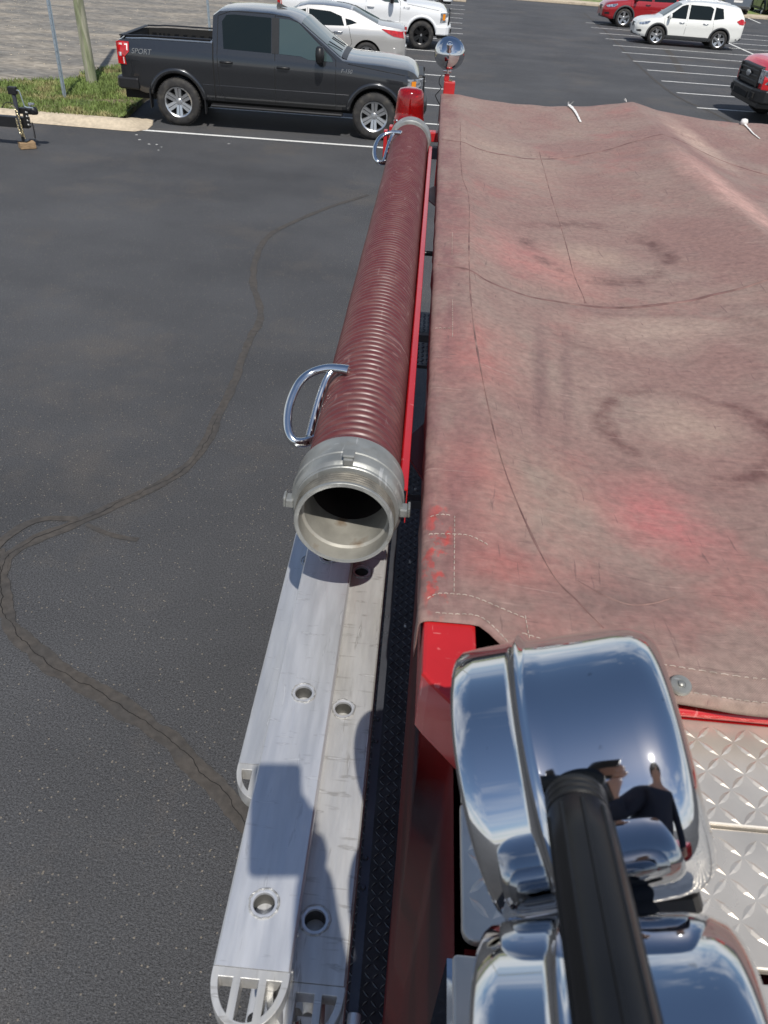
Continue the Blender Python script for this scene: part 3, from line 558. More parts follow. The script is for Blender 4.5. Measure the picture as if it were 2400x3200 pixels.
mb = MB(); mb.box((cx-.16, Y0-.05, c0.z-.06), (cx+.05, Y0+.05, c0.z+.03)); mb.lathe([(.058, -.06), (.07, -.03), (.065, .02), (.04, .05), (0, .055)], Matrix.Translation((cx+.07, Y0, c0.z)), 20, close=True)
mb.build('coupler', 'black', tr, bevel=.008, smooth=40)
mb = MB(); lp = aty(98, 326, Y0); mb.box((lp.x-.05, Y0-.012, c0.z+.02), (lp.x-.02, Y0+.012, lp.z)); mb.box((lp.x-.05, Y0-.02, lp.z-.01), (lp.x+.045, Y0+.02, lp.z+.02)); mb.split('latch', 'alloy', tr, bevel=.004)
pl = aty(90, 372, Y0); pb = aty(94, 392, Y0)
mb = MB(); mb.box((pl.x-.05, Y0-.075, pb.z), (pl.x+.04, Y0-.062, c0.z-.05)); mb.box((pl.x+.028, Y0-.1, pb.z), (pl.x+.04, Y0-.075, c0.z-.05)); chn = mb.build('height_channel', 'black', tr)
hb = MB()
for k in range(4): hb.lathe([(0, 0), (.013, 0.001)], axis_frame((pl.x+.0405, Y0-.087, pb.z+.03+k*.062), (1, 0, 0)), 10); hb.lathe([(0, 0), (.012, 0.001)], axis_frame((pl.x+.012, Y0-.0765, pb.z+.03+k*.062), (0, -1, 0)), 10)
hb.build('bolt_hole', 'cord', tr)['kind'] = 'stuff'
jt = aty(38, 275, Y0-.1); jm = aty(53, 340, Y0-.1)
jx = (jt.x+jm.x)/2
mb = MB().tube([(jx, Y0-.1, .12), (jx, Y0-.1, .5)], .024, 14); mb.box((jx-.07, Y0-.17, .105), (jx+.09, Y0-.03, .125)); mb.build('jack_leg', 'black', tr, smooth=40)
mb = MB().tube([(jx, Y0-.1, .34), (jx, Y0-.1, jt.z-.08)], .033, 16); mb.build('jack_tube', 'greysteel', tr, smooth=40)
mb = MB(); mb.box((jx-.075, Y0-.145, jt.z-.09), (jx+.06, Y0-.055, jt.z+.02)); mb.build('jack_head', 'black', tr, bevel=.012)
mb = MB().tube(spline([(jx+.05, Y0-.1, jt.z-.03), (jx+.10, Y0-.1, jt.z-.04), (jx+.13, Y0-.1, jt.z-.2), (jx+.15, Y0-.1, jt.z-.26), (jx+.28, Y0-.1, jt.z-.27)], 5), .009, 8); mb.build('jack_crank', 'galv', tr, smooth=40)
mb = MB().tube(spline([(jx-.02, Y0-.1, .66), (jx-.15, Y0-.08, .68), (jx-.3, Y0, .58)], 6), .006, 6); mb.build('wiring_lead', 'black', tr, smooth=40)
def chain(pts, nm, m):
    ps = spline(pts, 8); mb = MB(); acc = 0; k = 0; last = ps[0]; step = .034
    for a, b in zip(ps, ps[1:]):
        d = b-a; 
        while acc+d.length > step*(k+1):
            t = (step*(k+1)-acc)/d.length; p = a+d*t; fr = axis_frame(p, d.normalized().cross(Vector((1, 0, 0) if k % 2 else (0, 1, 0.2))), d)
            loop = [fr @ Vector((math.cos(q)*.0125, math.sin(q)*.023, 0)) for q in np.linspace(0, 2*math.pi, 10, endpoint=False)]
            mb.tube(loop, .0048, 6, closed=True); k += 1
        acc += d.length
    o = mb.build(nm, m, tr, smooth=50); o['kind'] = 'stuff'; return o
chain([(jx-.12, Y0-.13, .60), (jx-.03, Y0-.15, .64), (jx+.03, Y0-.16, .52), (jx+.05, Y0-.17, .35), (jx+.035, Y0-.17, .22), (jx-.005, Y0-.16, .30), (jx-.02, Y0-.15, .45)], 'safety_chain', 'gold')
chain([(jx+.0, Y0-.14, .62), (jx+.04, Y0-.16, .45), (jx+.06, Y0-.17, .25), (jx+.07, Y0-.16, .17)], 'safety_chain', 'gold')
chain([(jx+.16, Y0, .40), (jx+.17, Y0, .30), (jx+.165, Y0, .16)], 'safety_chain', 'black')
wb = MB(); wb.box((-.125, -.085, 0), (.125, .085, .10)); o = wb.build('wood_block', 'wood', bevel=.008)
o.location = (jx+.05, Y0-.1, .006); o.rotation_euler = (0, 0, R_(38)); tag(o, 'short brown timber block under the trailer jack foot', 'wood block')

# ------------------------------------------------------------------ vehicles
class Shape:
    def __init__(s, top, belt, bot, W, roofw, rmax, crown=.05):
        s.top_, s.belt_, s.bot_, s.W_, s.roofw, s.rmax, s.crown = top, belt, bot, W, roofw, rmax, crown
    def ip(s, t, x): return float(np.interp(x, [a for a, _ in t], [b for _, b in t]))
    def top(s, x): return s.ip(s.top_, x)
    def belt(s, x): return s.ip(s.belt_, x)
    def bot(s, x): return s.ip(s.bot_, x)
    def W(s, x): return s.ip(s.W_, x)
    def yh(s, x, z):
        w, zb, ze = s.W(x), s.bot(x), s.belt(x)
        if z <= ze:
            t = (z-zb)/max(.01, ze-zb); return w*float(np.interp(t, [0, .06, .2, .45, .62, .70, .9, 1], [.93, .955, .975, .985, .995, 1.0, .985, .955]))
        u = (z-ze)/max(.01, s.rmax-ze); return w*(.955+(s.roofw-.955)*min(u, 1.1))
    def topz(s, x, fr): return s.top(x)-s.crown*abs(fr)**3.2
def car_body(name, sh, xs, wheels, rw, paint, parent, cuts=()):
    mb = MB(); nL, nU = 10, 7; fr = [1, .96, .9, .8, .6, .35, 0]; rings = []
    for x in xs:
        zb, zt = sh.bot(x), sh.top(x); ze = min(sh.belt(x), zt-sh.crown-.02); zs = zt-sh.crown
        side = [(sh.yh(x, zb+(ze-zb)*k/nL), zb+(ze-zb)*k/nL) for k in range(nL+1)]
        side += [(sh.yh(x, ze+(zs-ze)*k/nU), ze+(zs-ze)*k/nU) for k in range(1, nU)]
        yt = sh.yh(x, zs)
        side += [(yt*f, sh.topz(x, f)) for f in fr]
        half = [(0, zb), (side[0][0]*.9, zb)]+side
        ring = [(x, -y, z) for y, z in half]+[(x, y, z) for y, z in reversed(half[1:-1])]
        rings.append(ring)
    n = len(rings[0]); mb.v = [p for r_ in rings for p in r_]
    for i in range(len(rings)-1):
        for k in range(n):
            l = (k+1) % n; mb.f.append((i*n+k, (i+1)*n+k, (i+1)*n+l, i*n+l))
    mb.f.append(tuple(range(n))); m0 = (len(rings)-1)*n; mb.f.append(tuple(m0+k for k in range(n-1, -1, -1)))
    mb.mi = [0]*len(mb.f)
    me = mb.mesh(name, [paint, 'well'])
    bm = bmesh.new(); bm.from_mesh(me); bmesh.ops.recalc_face_normals(bm, faces=bm.faces); bm.to_mesh(me); bm.free()
    o = put(name, me, parent, local=True)
    cut = MB()
    for wx in wheels:
        for s in (-1, 1):
            cut.lathe([(rw, -.30), (rw, .30)], axis_frame((wx, s*(sh.W(wx)-.10), rw*.86), (0, 1, 0)), 36, mi=1, close=True)
            cut.mi[-2:] = [1, 1]
    for lo, hi in cuts: cut.box(lo, hi, 1)
    cme = cut.mesh('cutter', ['well', 'well'])
    bm = bmesh.new(); bm.from_mesh(cme); bmesh.ops.recalc_face_normals(bm, faces=bm.faces); bm.to_mesh(cme); bm.free()
    co = put('cutter', cme, parent, local=True)
    b = o.modifiers.new('cut', 'BOOLEAN'); b.operation = 'DIFFERENCE'; b.object = co; b.solver = 'EXACT'; b.use_self = True
    dg = bpy.context.evaluated_depsgraph_get(); dg.update()
    nm = bpy.data.meshes.new_from_object(o.evaluated_get(dg)); o.modifiers.clear(); o.data = nm
    bpy.data.objects.remove(co)
    nm.polygons.foreach_set('use_smooth', [True]*len(nm.polygons)); nm.set_sharp_from_angle(angle=R_(28)); nm.update()
    return o
def side_patch(name, sh, poly, m, parent, off=.004, sides=(-1, 1), thick=None):
    out = []
    for s in sides:
        bm = bmesh.new()
        fs = bm.faces.new([bm.verts.new((x, s*(sh.yh(x, z)+off), z)) for x, z in poly])
        bmesh.ops.triangulate(bm, faces=[fs])
        bmesh.ops.subdivide_edges(bm, edges=bm.edges, cuts=2, use_grid_fill=True)
        for v in bm.verts: v.co.y = s*(sh.yh(v.co.x, v.co.z)+off)
        bmesh.ops.recalc_face_normals(bm, faces=bm.faces)
        if bm.faces and sum(f.normal.y for f in bm.faces)*s < 0: bmesh.ops.reverse_faces(bm, faces=bm.faces)
        if thick: 
            r_ = bmesh.ops.solidify(bm, geom=list(bm.faces), thickness=thick)
        me = bpy.data.meshes.new(name); bm.to_mesh(me); bm.free(); me.materials.append(MT[m])
        me.polygons.foreach_set('use_smooth', [True]*len(me.polygons)); me.set_sharp_from_angle(angle=R_(35))
        out.append(put(name, me, parent, local=True))
    return out
def top_pane(name, sh, x0, x1, fr, m, parent, off=.005, n=12):
    mb = MB(); xs = np.linspace(x0, x1, n).tolist(); fs = np.linspace(-fr, fr, 13).tolist()
    def fn(f, x):
        zs = sh.top(x)-sh.crown; y = sh.yh(x, zs)*f
        d = (sh.top(x+.01)-sh.top(x-.01))/.02; q = 1/math.sqrt(1+d*d)
        return (x-d*q*off, y, sh.topz(x, f)+q*off)
    mb.grid(fn, fs, xs, flip=True); return mb.build(name, m, parent, smooth=50, local=True)
def seam(sh, pts, parent, name='door_seam', r=.006, m='well', off=-.002):
    mb = MB()
    for s in (-1, 1):
        ps = []
        for (x0, z0), (x1, z1) in zip(pts, pts[1:]):
            for k in range(8): t = k/8; ps.append((x0+(x1-x0)*t, z0+(z1-z0)*t))
        ps.append(pts[-1]); mb.tube([(x, s*(sh.yh(x, z)+off), z) for x, z in ps], r, 6)
    return mb.split(name, m, parent, local=True)
def wheel(parent, x, y, R, w, spokes, rim_m, side, rr=.62, style='twin'):
    fr = axis_frame((x, y, R), (0, side, 0))
    t = MB(); h = w/2
    t.lathe([(R*rr, -h), (R*rr, h*.8), (R*(rr+.03), h*.98), (R*.80, h*1.04), (R*.93, h*.92), (R*.985, h*.74), (R, h*.4), (R, -h*.4), (R*.98, -h*.8), (R*.9, -h), (R*rr, -h)], fr, 48)
    tr_ = t.build('wheel', 'tyre', parent, smooth=45, local=True)
    tb = MB()
    for k in range(44):
        a = 2*math.pi*k/44
        for zc in (-.45, .45):
            m_ = fr @ Matrix.Rotation(a+(.07 if zc > 0 else 0), 4, 'Z')
            tb.box((R*.992, -.012*R/.4, (zc-.36)*h), (R*1.012, .012*R/.4, (zc+.36)*h), M=m_)
    tb_ = tb.build('tread', 'tyre', tr_, local=True); tb_['kind'] = 'stuff'
    rm = MB(); q = R*rr
    rm.lathe([(q*1.01, h*.86), (q*.985, h*.90), (q*.90, h*.80), (q*.88, h*.1), (q*.88, -h*.5)], fr, 48)
    for k in range(spokes):
        a = 2*math.pi*k/spokes+math.pi/2
        m_ = fr @ Matrix.Rotation(a, 4, 'Z')
        ww = q*(.175 if spokes > 5 else .17)
        offs = (-ww*.55, ww*.55) if style == 'twin' else (0,)
        for o_ in offs:
            wa = ww*(.60 if style == 'twin' else 1.25)
            z0, z1 = h*.30, h*.70
            vs = [(q*.16, o_-wa*.8, z1*.75), (q*.16, o_+wa*.8, z1*.75), (q*.90, o_*1.35+wa, z1*1.08), (q*.90, o_*1.35-wa, z1*1.08),
                  (q*.16, o_-wa*.8, z0), (q*.16, o_+wa*.8, z0), (q*.90, o_*1.35+wa*1.2, z0), (q*.90, o_*1.35-wa*1.2, z0)]
            rm.add([m_ @ Vector(p) for p in vs], [(0, 1, 2, 3), (7, 6, 5, 4), (0, 4, 5, 1), (1, 5, 6, 2), (2, 6, 7, 3), (3, 7, 4, 0)])
    rm.lathe([(q*.24, h*.3), (q*.24, h*.52), (q*.19, h*.60), (0, h*.60)], fr, 20)
    rm.build('rim', rim_m, tr_, smooth=35, local=True)['kind'] = 'stuff'
    hb = MB()
    for k in range(6): hb.lathe([(q*.035, 0), (q*.03, h*.14), (0, h*.15)], fr @ Matrix.Rotation(k*math.pi/3+.4, 4, 'Z') @ Matrix.Translation((q*.30, 0, h*.42)), 6)
    hb.lathe([(q*.13, h*.6), (q*.12, h*.66), (0, h*.67)], fr, 16)
    hb.build('hub_cap', 'bark', tr_, local=True)['kind'] = 'stuff'
    dk = MB(); dk.lathe([(q*.87, h*.05), (q*.3, h*.1), (0, h*.1)], fr, 32); dk.lathe([(q*.62, h*.12), (q*.60, h*.2), (q*.2, h*.2)], fr, 28); dk.build('brake_disc', 'well', tr_, local=True)['kind'] = 'stuff'
    return tr_
def arch_trim(sh, wx, R, m, parent, r=.035, a0=-.12, a1=None, cz=None, name='wheel_arch', off=.012):
    mb = MB(); cz = cz if cz is not None else R*.86
    for s in (-1, 1):
        ps = []
        for a in np.linspace(-.25, math.pi+.25, 40):
            x, z = wx+math.cos(a)*R, cz+math.sin(a)*R
            if z < sh.bot(x)+.0: continue
            ps.append((x, s*(sh.yh(x, z)+off-.02), z))
        if len(ps) > 3: mb.tube(ps, r, 8)
    return mb.split(name, m, parent, smooth=50, local=True)
def text_mesh(name, txt, size, depth, m, parent, M_):
    cu = bpy.data.curves.new(name, 'FONT'); cu.body = txt; cu.size = size; cu.extrude = depth; cu.align_x = 'CENTER'; cu.align_y = 'CENTER'; cu.shear = .25
    o = bpy.data.objects.new(name, cu); col.objects.link(o)
    dg = bpy.context.evaluated_depsgraph_get(); dg.update()
    me = bpy.data.meshes.new_from_object(o.evaluated_get(dg)); bpy.data.objects.remove(o)
    me.transform(M_); me.materials.clear(); me.materials.append(MT[m]); me.name = name
    return put(name, me, parent, local=True)
def mirror_pod(sh, x, z, m, parent, gl='chrome', sz=1.0, sides=(-1, 1)):
    for s in sides:
        y = sh.yh(x, z)
        mb = MB(); mb.tube([(x-.02, s*(y-.02), z-.05*sz), (x-.03, s*(y+.12*sz), z-.02*sz)], .028*sz, 8)
        fr = Matrix.Translation((x-.03, s*(y+.20*sz), z+.06*sz))
        mb.lathe([(0, -.13), (.05, -.125), (.08, -.09), (.09, 0), (.08, .10), (.05, .125), (0, .13)], fr @ Matrix.Scale(sz, 4) @ Matrix.Scale(1.25, 4, Vector((0, 1, 0))) @ Matrix.Scale(.85, 4, Vector((1, 0, 0))), 16)
        mb.build('wing_mirror', m, parent, smooth=60, local=True)

def pickup(label, loc, rz, sc, paint, rim, trim, heavy=False, badge=None, group=None, roof='body'):
    r = thing('pickup_truck', label, 'pickup truck', loc, rz, group); r.scale = (sc, sc, sc)
    sh = Shape(top=[(-3.10, 1.38), (-3.05, 1.405), (-2.4, 1.425), (-1.17, 1.435), (-1.145, 1.44), (-1.12, 1.86), (-1.0, 1.935), (-.6, 1.965), (-.1, 1.96), (.22, 1.925), (.42, 1.86), (1.02, 1.46), (1.22, 1.325), (1.35, 1.305), (2.0, 1.285), (2.45, 1.245), (2.62, 1.20), (2.72, 1.10), (2.76, 1.0)],
               belt=[(-3.1, 1.29), (-1.4, 1.29), (1.2, 1.24), (2.4, 1.13), (2.76, .98)],
               bot=[(-3.1, .62), (-2.6, .52), (-1.3, .47), (1.2, .47), (2.3, .50), (2.76, .62)],
               W=[(-3.1, .95), (-3.0, .985), (-2.3, 1.0), (1.5, 1.0), (2.1, 1.0), (2.45, .97), (2.62, .92), (2.76, .82)], roofw=.78, rmax=1.97, crown=.045)
    xs = sorted(set([-3.10, -3.07, -3.02]+np.linspace(-2.95, -1.2, 14).tolist()+[-1.17, -1.145, -1.12, -1.08, -1.0]+np.linspace(-.9, .2, 9).tolist()+np.linspace(.3, 1.22, 12).tolist()+np.linspace(1.28, 2.4, 12).tolist()+[2.45, 2.5, 2.55, 2.6, 2.64, 2.68, 2.72, 2.745, 2.76]))
    car_body('body', sh, xs, (-1.84, 1.84), .475, paint, r, cuts=[((-3.02, -.80, .86), (-1.21, .80, 1.8))])
    mb = MB(); 
    for s in (-1, 1):
        mb.tube([(x, s*(sh.yh(x, sh.top(x)-.045)*.90), sh.top(x)+.006) for x in np.linspace(-3.03, -1.17, 8)], .05, 8, flat=.28)
    mb.tube([(-3.06, y, 1.408) for y in (-.82, 0, .82)], .045, 8, flat=.3)
    mb.split('bed_rail_cap', 'black', r, smooth=50, local=True)
    mb = MB()
    for k in range(9):
        for s in (-1, 1): mb.box((-2.95+k*.17, s*.795-.02*(s > 0), .88), (-2.87+k*.17, s*.795+.02*(s < 0), 1.30))
    for k in range(8): mb.box((-3.0, -.74+k*.2, .86), (-1.23, -.66+k*.2, .875))
    for k in range(5): mb.box((-1.225, -.66+k*.28, .9), (-1.205, -.52+k*.28, 1.33))
    mb.build('bed_liner', 'rubber', r, local=True)['kind'] = 'stuff'
    # glazing: rear door, front door, both sides
    side_patch('window', sh, [(-.94, 1.33), (-.08, 1.315), (-.08, 1.845), (-.74, 1.855), (-.88, 1.84), (-.96, 1.74)], 'glass', r, off=.006)
    side_patch('window', sh, [(.07, 1.312), (.46, 1.30), (.60, 1.255), (1.05, 1.25), (1.01, 1.32), (.41, 1.80), (.24, 1.838), (.07, 1.845)], 'glass2', r, off=.006)  # lighter teal pane, its colour stands in for a reflection
    side_patch('door_pillar', sh, [(-.07, 1.31), (.06, 1.31), (.06, 1.85), (-.07, 1.85)], 'black', r, off=.005)
    top_pane('windscreen', sh, .46, 1.18, .90, 'glass2', r, off=.006)
    mb = MB(); mb.add([(-1.15, -.62, 1.5), (-1.15, .62, 1.5), (-1.135, .58, 1.84), (-1.135, -.58, 1.84)], [(0, 1, 2, 3)]); mb.build('rear_window', 'glass', r, local=True)
    for y in (-.35, .35):
        mb = MB().tube([(1.17, y, 1.385), (.95, y-.28, 1.53)], .010, 6); mb.split('wiper', 'black', r, local=True)
    mb = MB(); mb.grid(lambda f, x: (x, sh.yh(x, sh.top(x)-.045)*f, sh.topz(x, f)+.006), np.linspace(-.86, .86, 9).tolist(), [1.19, 1.24, 1.29], flip=True); mb.build('cowl', 'black', r, smooth=40, local=True)
    # door seams, bed gap, belt highlight
    seam(sh, [(-1.135, .50), (-1.135, 1.42)], r, 'cab_gap', .012)
    seam(sh, [(-1.04, .70), (-1.06, 1.25), (-1.03, 1.82), (-.80, 1.90), (-.01, 1.90), (-.01, .52), (-.95, .52), (-1.04, .70)], r)
    seam(sh, [(-.01, 1.88), (.24, 1.875), (.46, 1.78), (1.10, 1.28), (1.12, .52), (-.01, .52)], r)
    seam(sh, [(1.32, 1.235), (2.50, 1.10)], r, 'bonnet_seam', .007)
    seam(sh, [(-1.35, .735), (1.35, .735)], r, 'side_crease', .006, paint, -.003)
    for x, z in ((-.98, 1.12), (.06, 1.10)):
        mb = MB()
        for s in (-1, 1):
            y = sh.yh(x, z); mb.tube([(x-.02, s*(y+.004), z), (x, s*(y+.035), z+.004), (x+.17, s*(y+.035), z+.004), (x+.19, s*(y+.004), z)], .020, 8)
        mb.split('door_handle', paint if heavy else 'black' if paint == 'greycar' else paint, r, smooth=50, local=True)
    mirror_pod(sh, .86, 1.30, 'black', r, sz=1.08)
    arch_trim(sh, -1.84, .50, paint, r, .048); arch_trim(sh, 1.84, .50, paint, r, .048)
    for x in (-1.84, 1.84):
        for s in (-1, 1): wheel(r, x, s*.865, .405, .27, 6, rim, s, .64)
    # running boards
    for s in (-1, 1):
        mb = MB(); mb.box((-1.22, s*.98-.09, .375), (1.25, s*.98+.09, .425)); mb.build('running_board', 'black', r, bevel=.02, local=True)
    mb = MB()
    for s in (-1, 1): mb.box((2.18*1-.0, s*.9-.08, .30), (2.20, s*.9+.06, .55)); mb.box((-1.34, s*.93-.08, .25), (-1.32, s*.93+.06, .52)); mb.box((-2.36, s*.93-.1, .28), (-2.34, s*.93+.06, .60))
    mb.split('mud_flap', 'black', r, local=True)
    # front: grille, bars, headlamps, bumper
    mb = MB(); mb.box((2.60, -.60, .70), (2.80, .60, 1.10)); mb.build('grille', 'black', r, bevel=.03, local=True)
    mb = MB()
    for z in (.80, .90, 1.0): mb.box((2.79, -.56, z-.022), (2.825, .56, z+.022))
    mb.box((2.795, -.59, .71), (2.83, -.54, 1.09)); mb.box((2.795, .54, .71), (2.83, .59, 1.09)); mb.split('grille_bar', trim, r, bevel=.01, local=True)
    mb = MB(); mb.lathe([(.1, 0), (.1, .014), (.085, .02), (0, .02)], axis_frame((2.825, 0, .92), (1, 0, 0)) @ Matrix.Scale(1.3, 4, Vector((1, 0, 0))) @ Matrix.Scale(.62, 4, Vector((0, 1, 0))), 24); mb.build('grille_emblem', 'bark', r, smooth=40, local=True)
    for s in (-1, 1):
        hl = MB(); pts = [(2.79, .60), (2.74, .80), (2.62, .905), (2.46, .965)]
        vs = []
        for (x, y) in pts: vs += [(x+.012, s*(y+.012), .80), (x+.012-.0, s*(y+.012), 1.06)]
        for (x, y) in pts: vs += [(x-.08, s*(y-.08), .80), (x-.08, s*(y-.08), 1.06)]
        fs = []
        for i in range(3): fs += [(2*i, 2*i+2, 2*i+3, 2*i+1), (8+2*i, 8+2*i+1, 8+2*i+3, 8+2*i+2), (2*i+1, 2*i+3, 8+2*i+3, 8+2*i+1), (2*i, 8+2*i, 8+2*i+2, 2*i+2)]
        fs += [(0, 1, 9, 8), (6, 14, 15, 7)]
        hl.add(vs, fs); h = hl.build('headlight', 'lampclear', r, bevel=.008, local=True)
        am = MB(); am.add([(2.655, s*.905, .86), (2.56, s*.945, .86), (2.56, s*.945, 1.03), (2.655, s*.905, 1.03)], [(0, 1, 2, 3)]); am.v = [(x+.01, y+s*.004, z) for x, y, z in am.v]; am.build('side_marker', 'amber', h, local=True)
    mb = MB(); vs = []
    prof = [(2.70, .99), (2.80, .88), (2.88, .6), (2.90, 0), (2.88, -.6), (2.80, -.88), (2.70, -.99), (2.30, -1.0), (2.30, 1.0)]
    mb.prism(prof[::-1], .44, .70); mb.build('front_bumper', 'black' if heavy else paint if paint == 'whitecar' else 'greyplastic', r, bevel=.035, local=True)
    mb = MB(); 
    for s in (-1, 1): mb.box((2.78, s*.62-.10, .50), (2.885, s*.62+.10, .62))
    mb.box((2.87, -.42, .47), (2.905, .42, .60)); mb.split('fog_lamp_recess', 'well', r, bevel=.01, local=True)
    mb = MB(); mb.box((2.35, -.86, .33), (2.78, .86, .45)); mb.build('front_valance', 'black', r, bevel=.03, local=True)
    # tail lamps, rear bumper, tailgate
    for s in (-1, 1):
        tl = side_patch('tail_light', sh, [(-3.10, .97), (-2.97, .97), (-2.985, 1.10), (-2.90, 1.18), (-2.90, 1.33), (-3.10, 1.33)], 'lampred', r, off=.012, sides=(s,))[0]
        m2 = MB(); m2.box((-3.125, s*.93-.055, .97), (-3.10, s*.93+.03, 1.33)); m2.build('tail_light_face', 'lampred', tl, bevel=.01, local=True)
        side_patch('reverse_lamp', sh, [(-3.10, 1.10), (-3.045, 1.10), (-3.045, 1.16), (-3.10, 1.16)], 'lampclear', tl, off=.016, sides=(s,))
        for pts_ in ([(-3.09, 1.30), (-2.925, 1.30), (-2.925, 1.275), (-3.09, 1.275)], [(-2.945, 1.275), (-2.925, 1.275), (-2.925, 1.19), (-2.945, 1.20)], [(-3.02, 1.085), (-3.0, 1.085), (-3.0, .985), (-3.02, .985)]):
            side_patch('lamp_edge', sh, pts_, 'cord', tl, off=.015, sides=(s,))
    mb = MB(); mb.prism([(-3.16, -.95), (-2.72, -1.0), (-2.72, 1.0), (-3.16, .95), (-3.22, .85), (-3.22, -.85)], .56, .76); mb.build('rear_bumper', 'black', r, bevel=.03, local=True)
    mb = MB(); mb.box((-3.12, -.72, .84), (-3.098, .72, 1.38)); mb.build('tailgate', paint, r, bevel=.01, local=True)
    # aerial fin, roof detail
    mb = MB(); mb.add([(.10, -.035, 1.955), (-.10, -.035, 1.955), (-.10, .035, 1.955), (.10, .035, 1.955), (-.08, -.008, 2.03), (-.08, .008, 2.03)], [(0, 1, 4), (1, 2, 5, 4), (2, 3, 5), (0, 4, 5, 3)]); mb.build('roof_aerial', 'black', r, local=True)
    for ch in kids(r):                              # short overhangs: pull both ends in past the wheel arches
        if ch.name.startswith(('wheel', 'tread', 'rim')) and not ch.name.startswith('wheel_arch'): continue
        for o_ in [ch]+kids(ch):
            for v_ in o_.data.vertices: v_.co.x = float(np.interp(v_.co.x, [-3.4, -2.85, -2.39, 2.35, 2.62, 3.1], [-3.16, -2.61, -2.39, 2.35, 2.54, 3.02]))
    if badge:
        for s in (-1,):
            for txt, x, z, sz_, mm in badge:
                fr = Matrix.Translation((x, s*(sh.yh(x, z)+.006), z)) @ Matrix.Rotation(R_(90), 4, 'X')
                text_mesh('badge_lettering', txt, sz_, .004, mm, r, fr)
    mb = MB(); mb.box((-2.9, -.7, .38), (2.5, .7, .62)); mb.build('chassis', 'well', r, local=True)
    return r

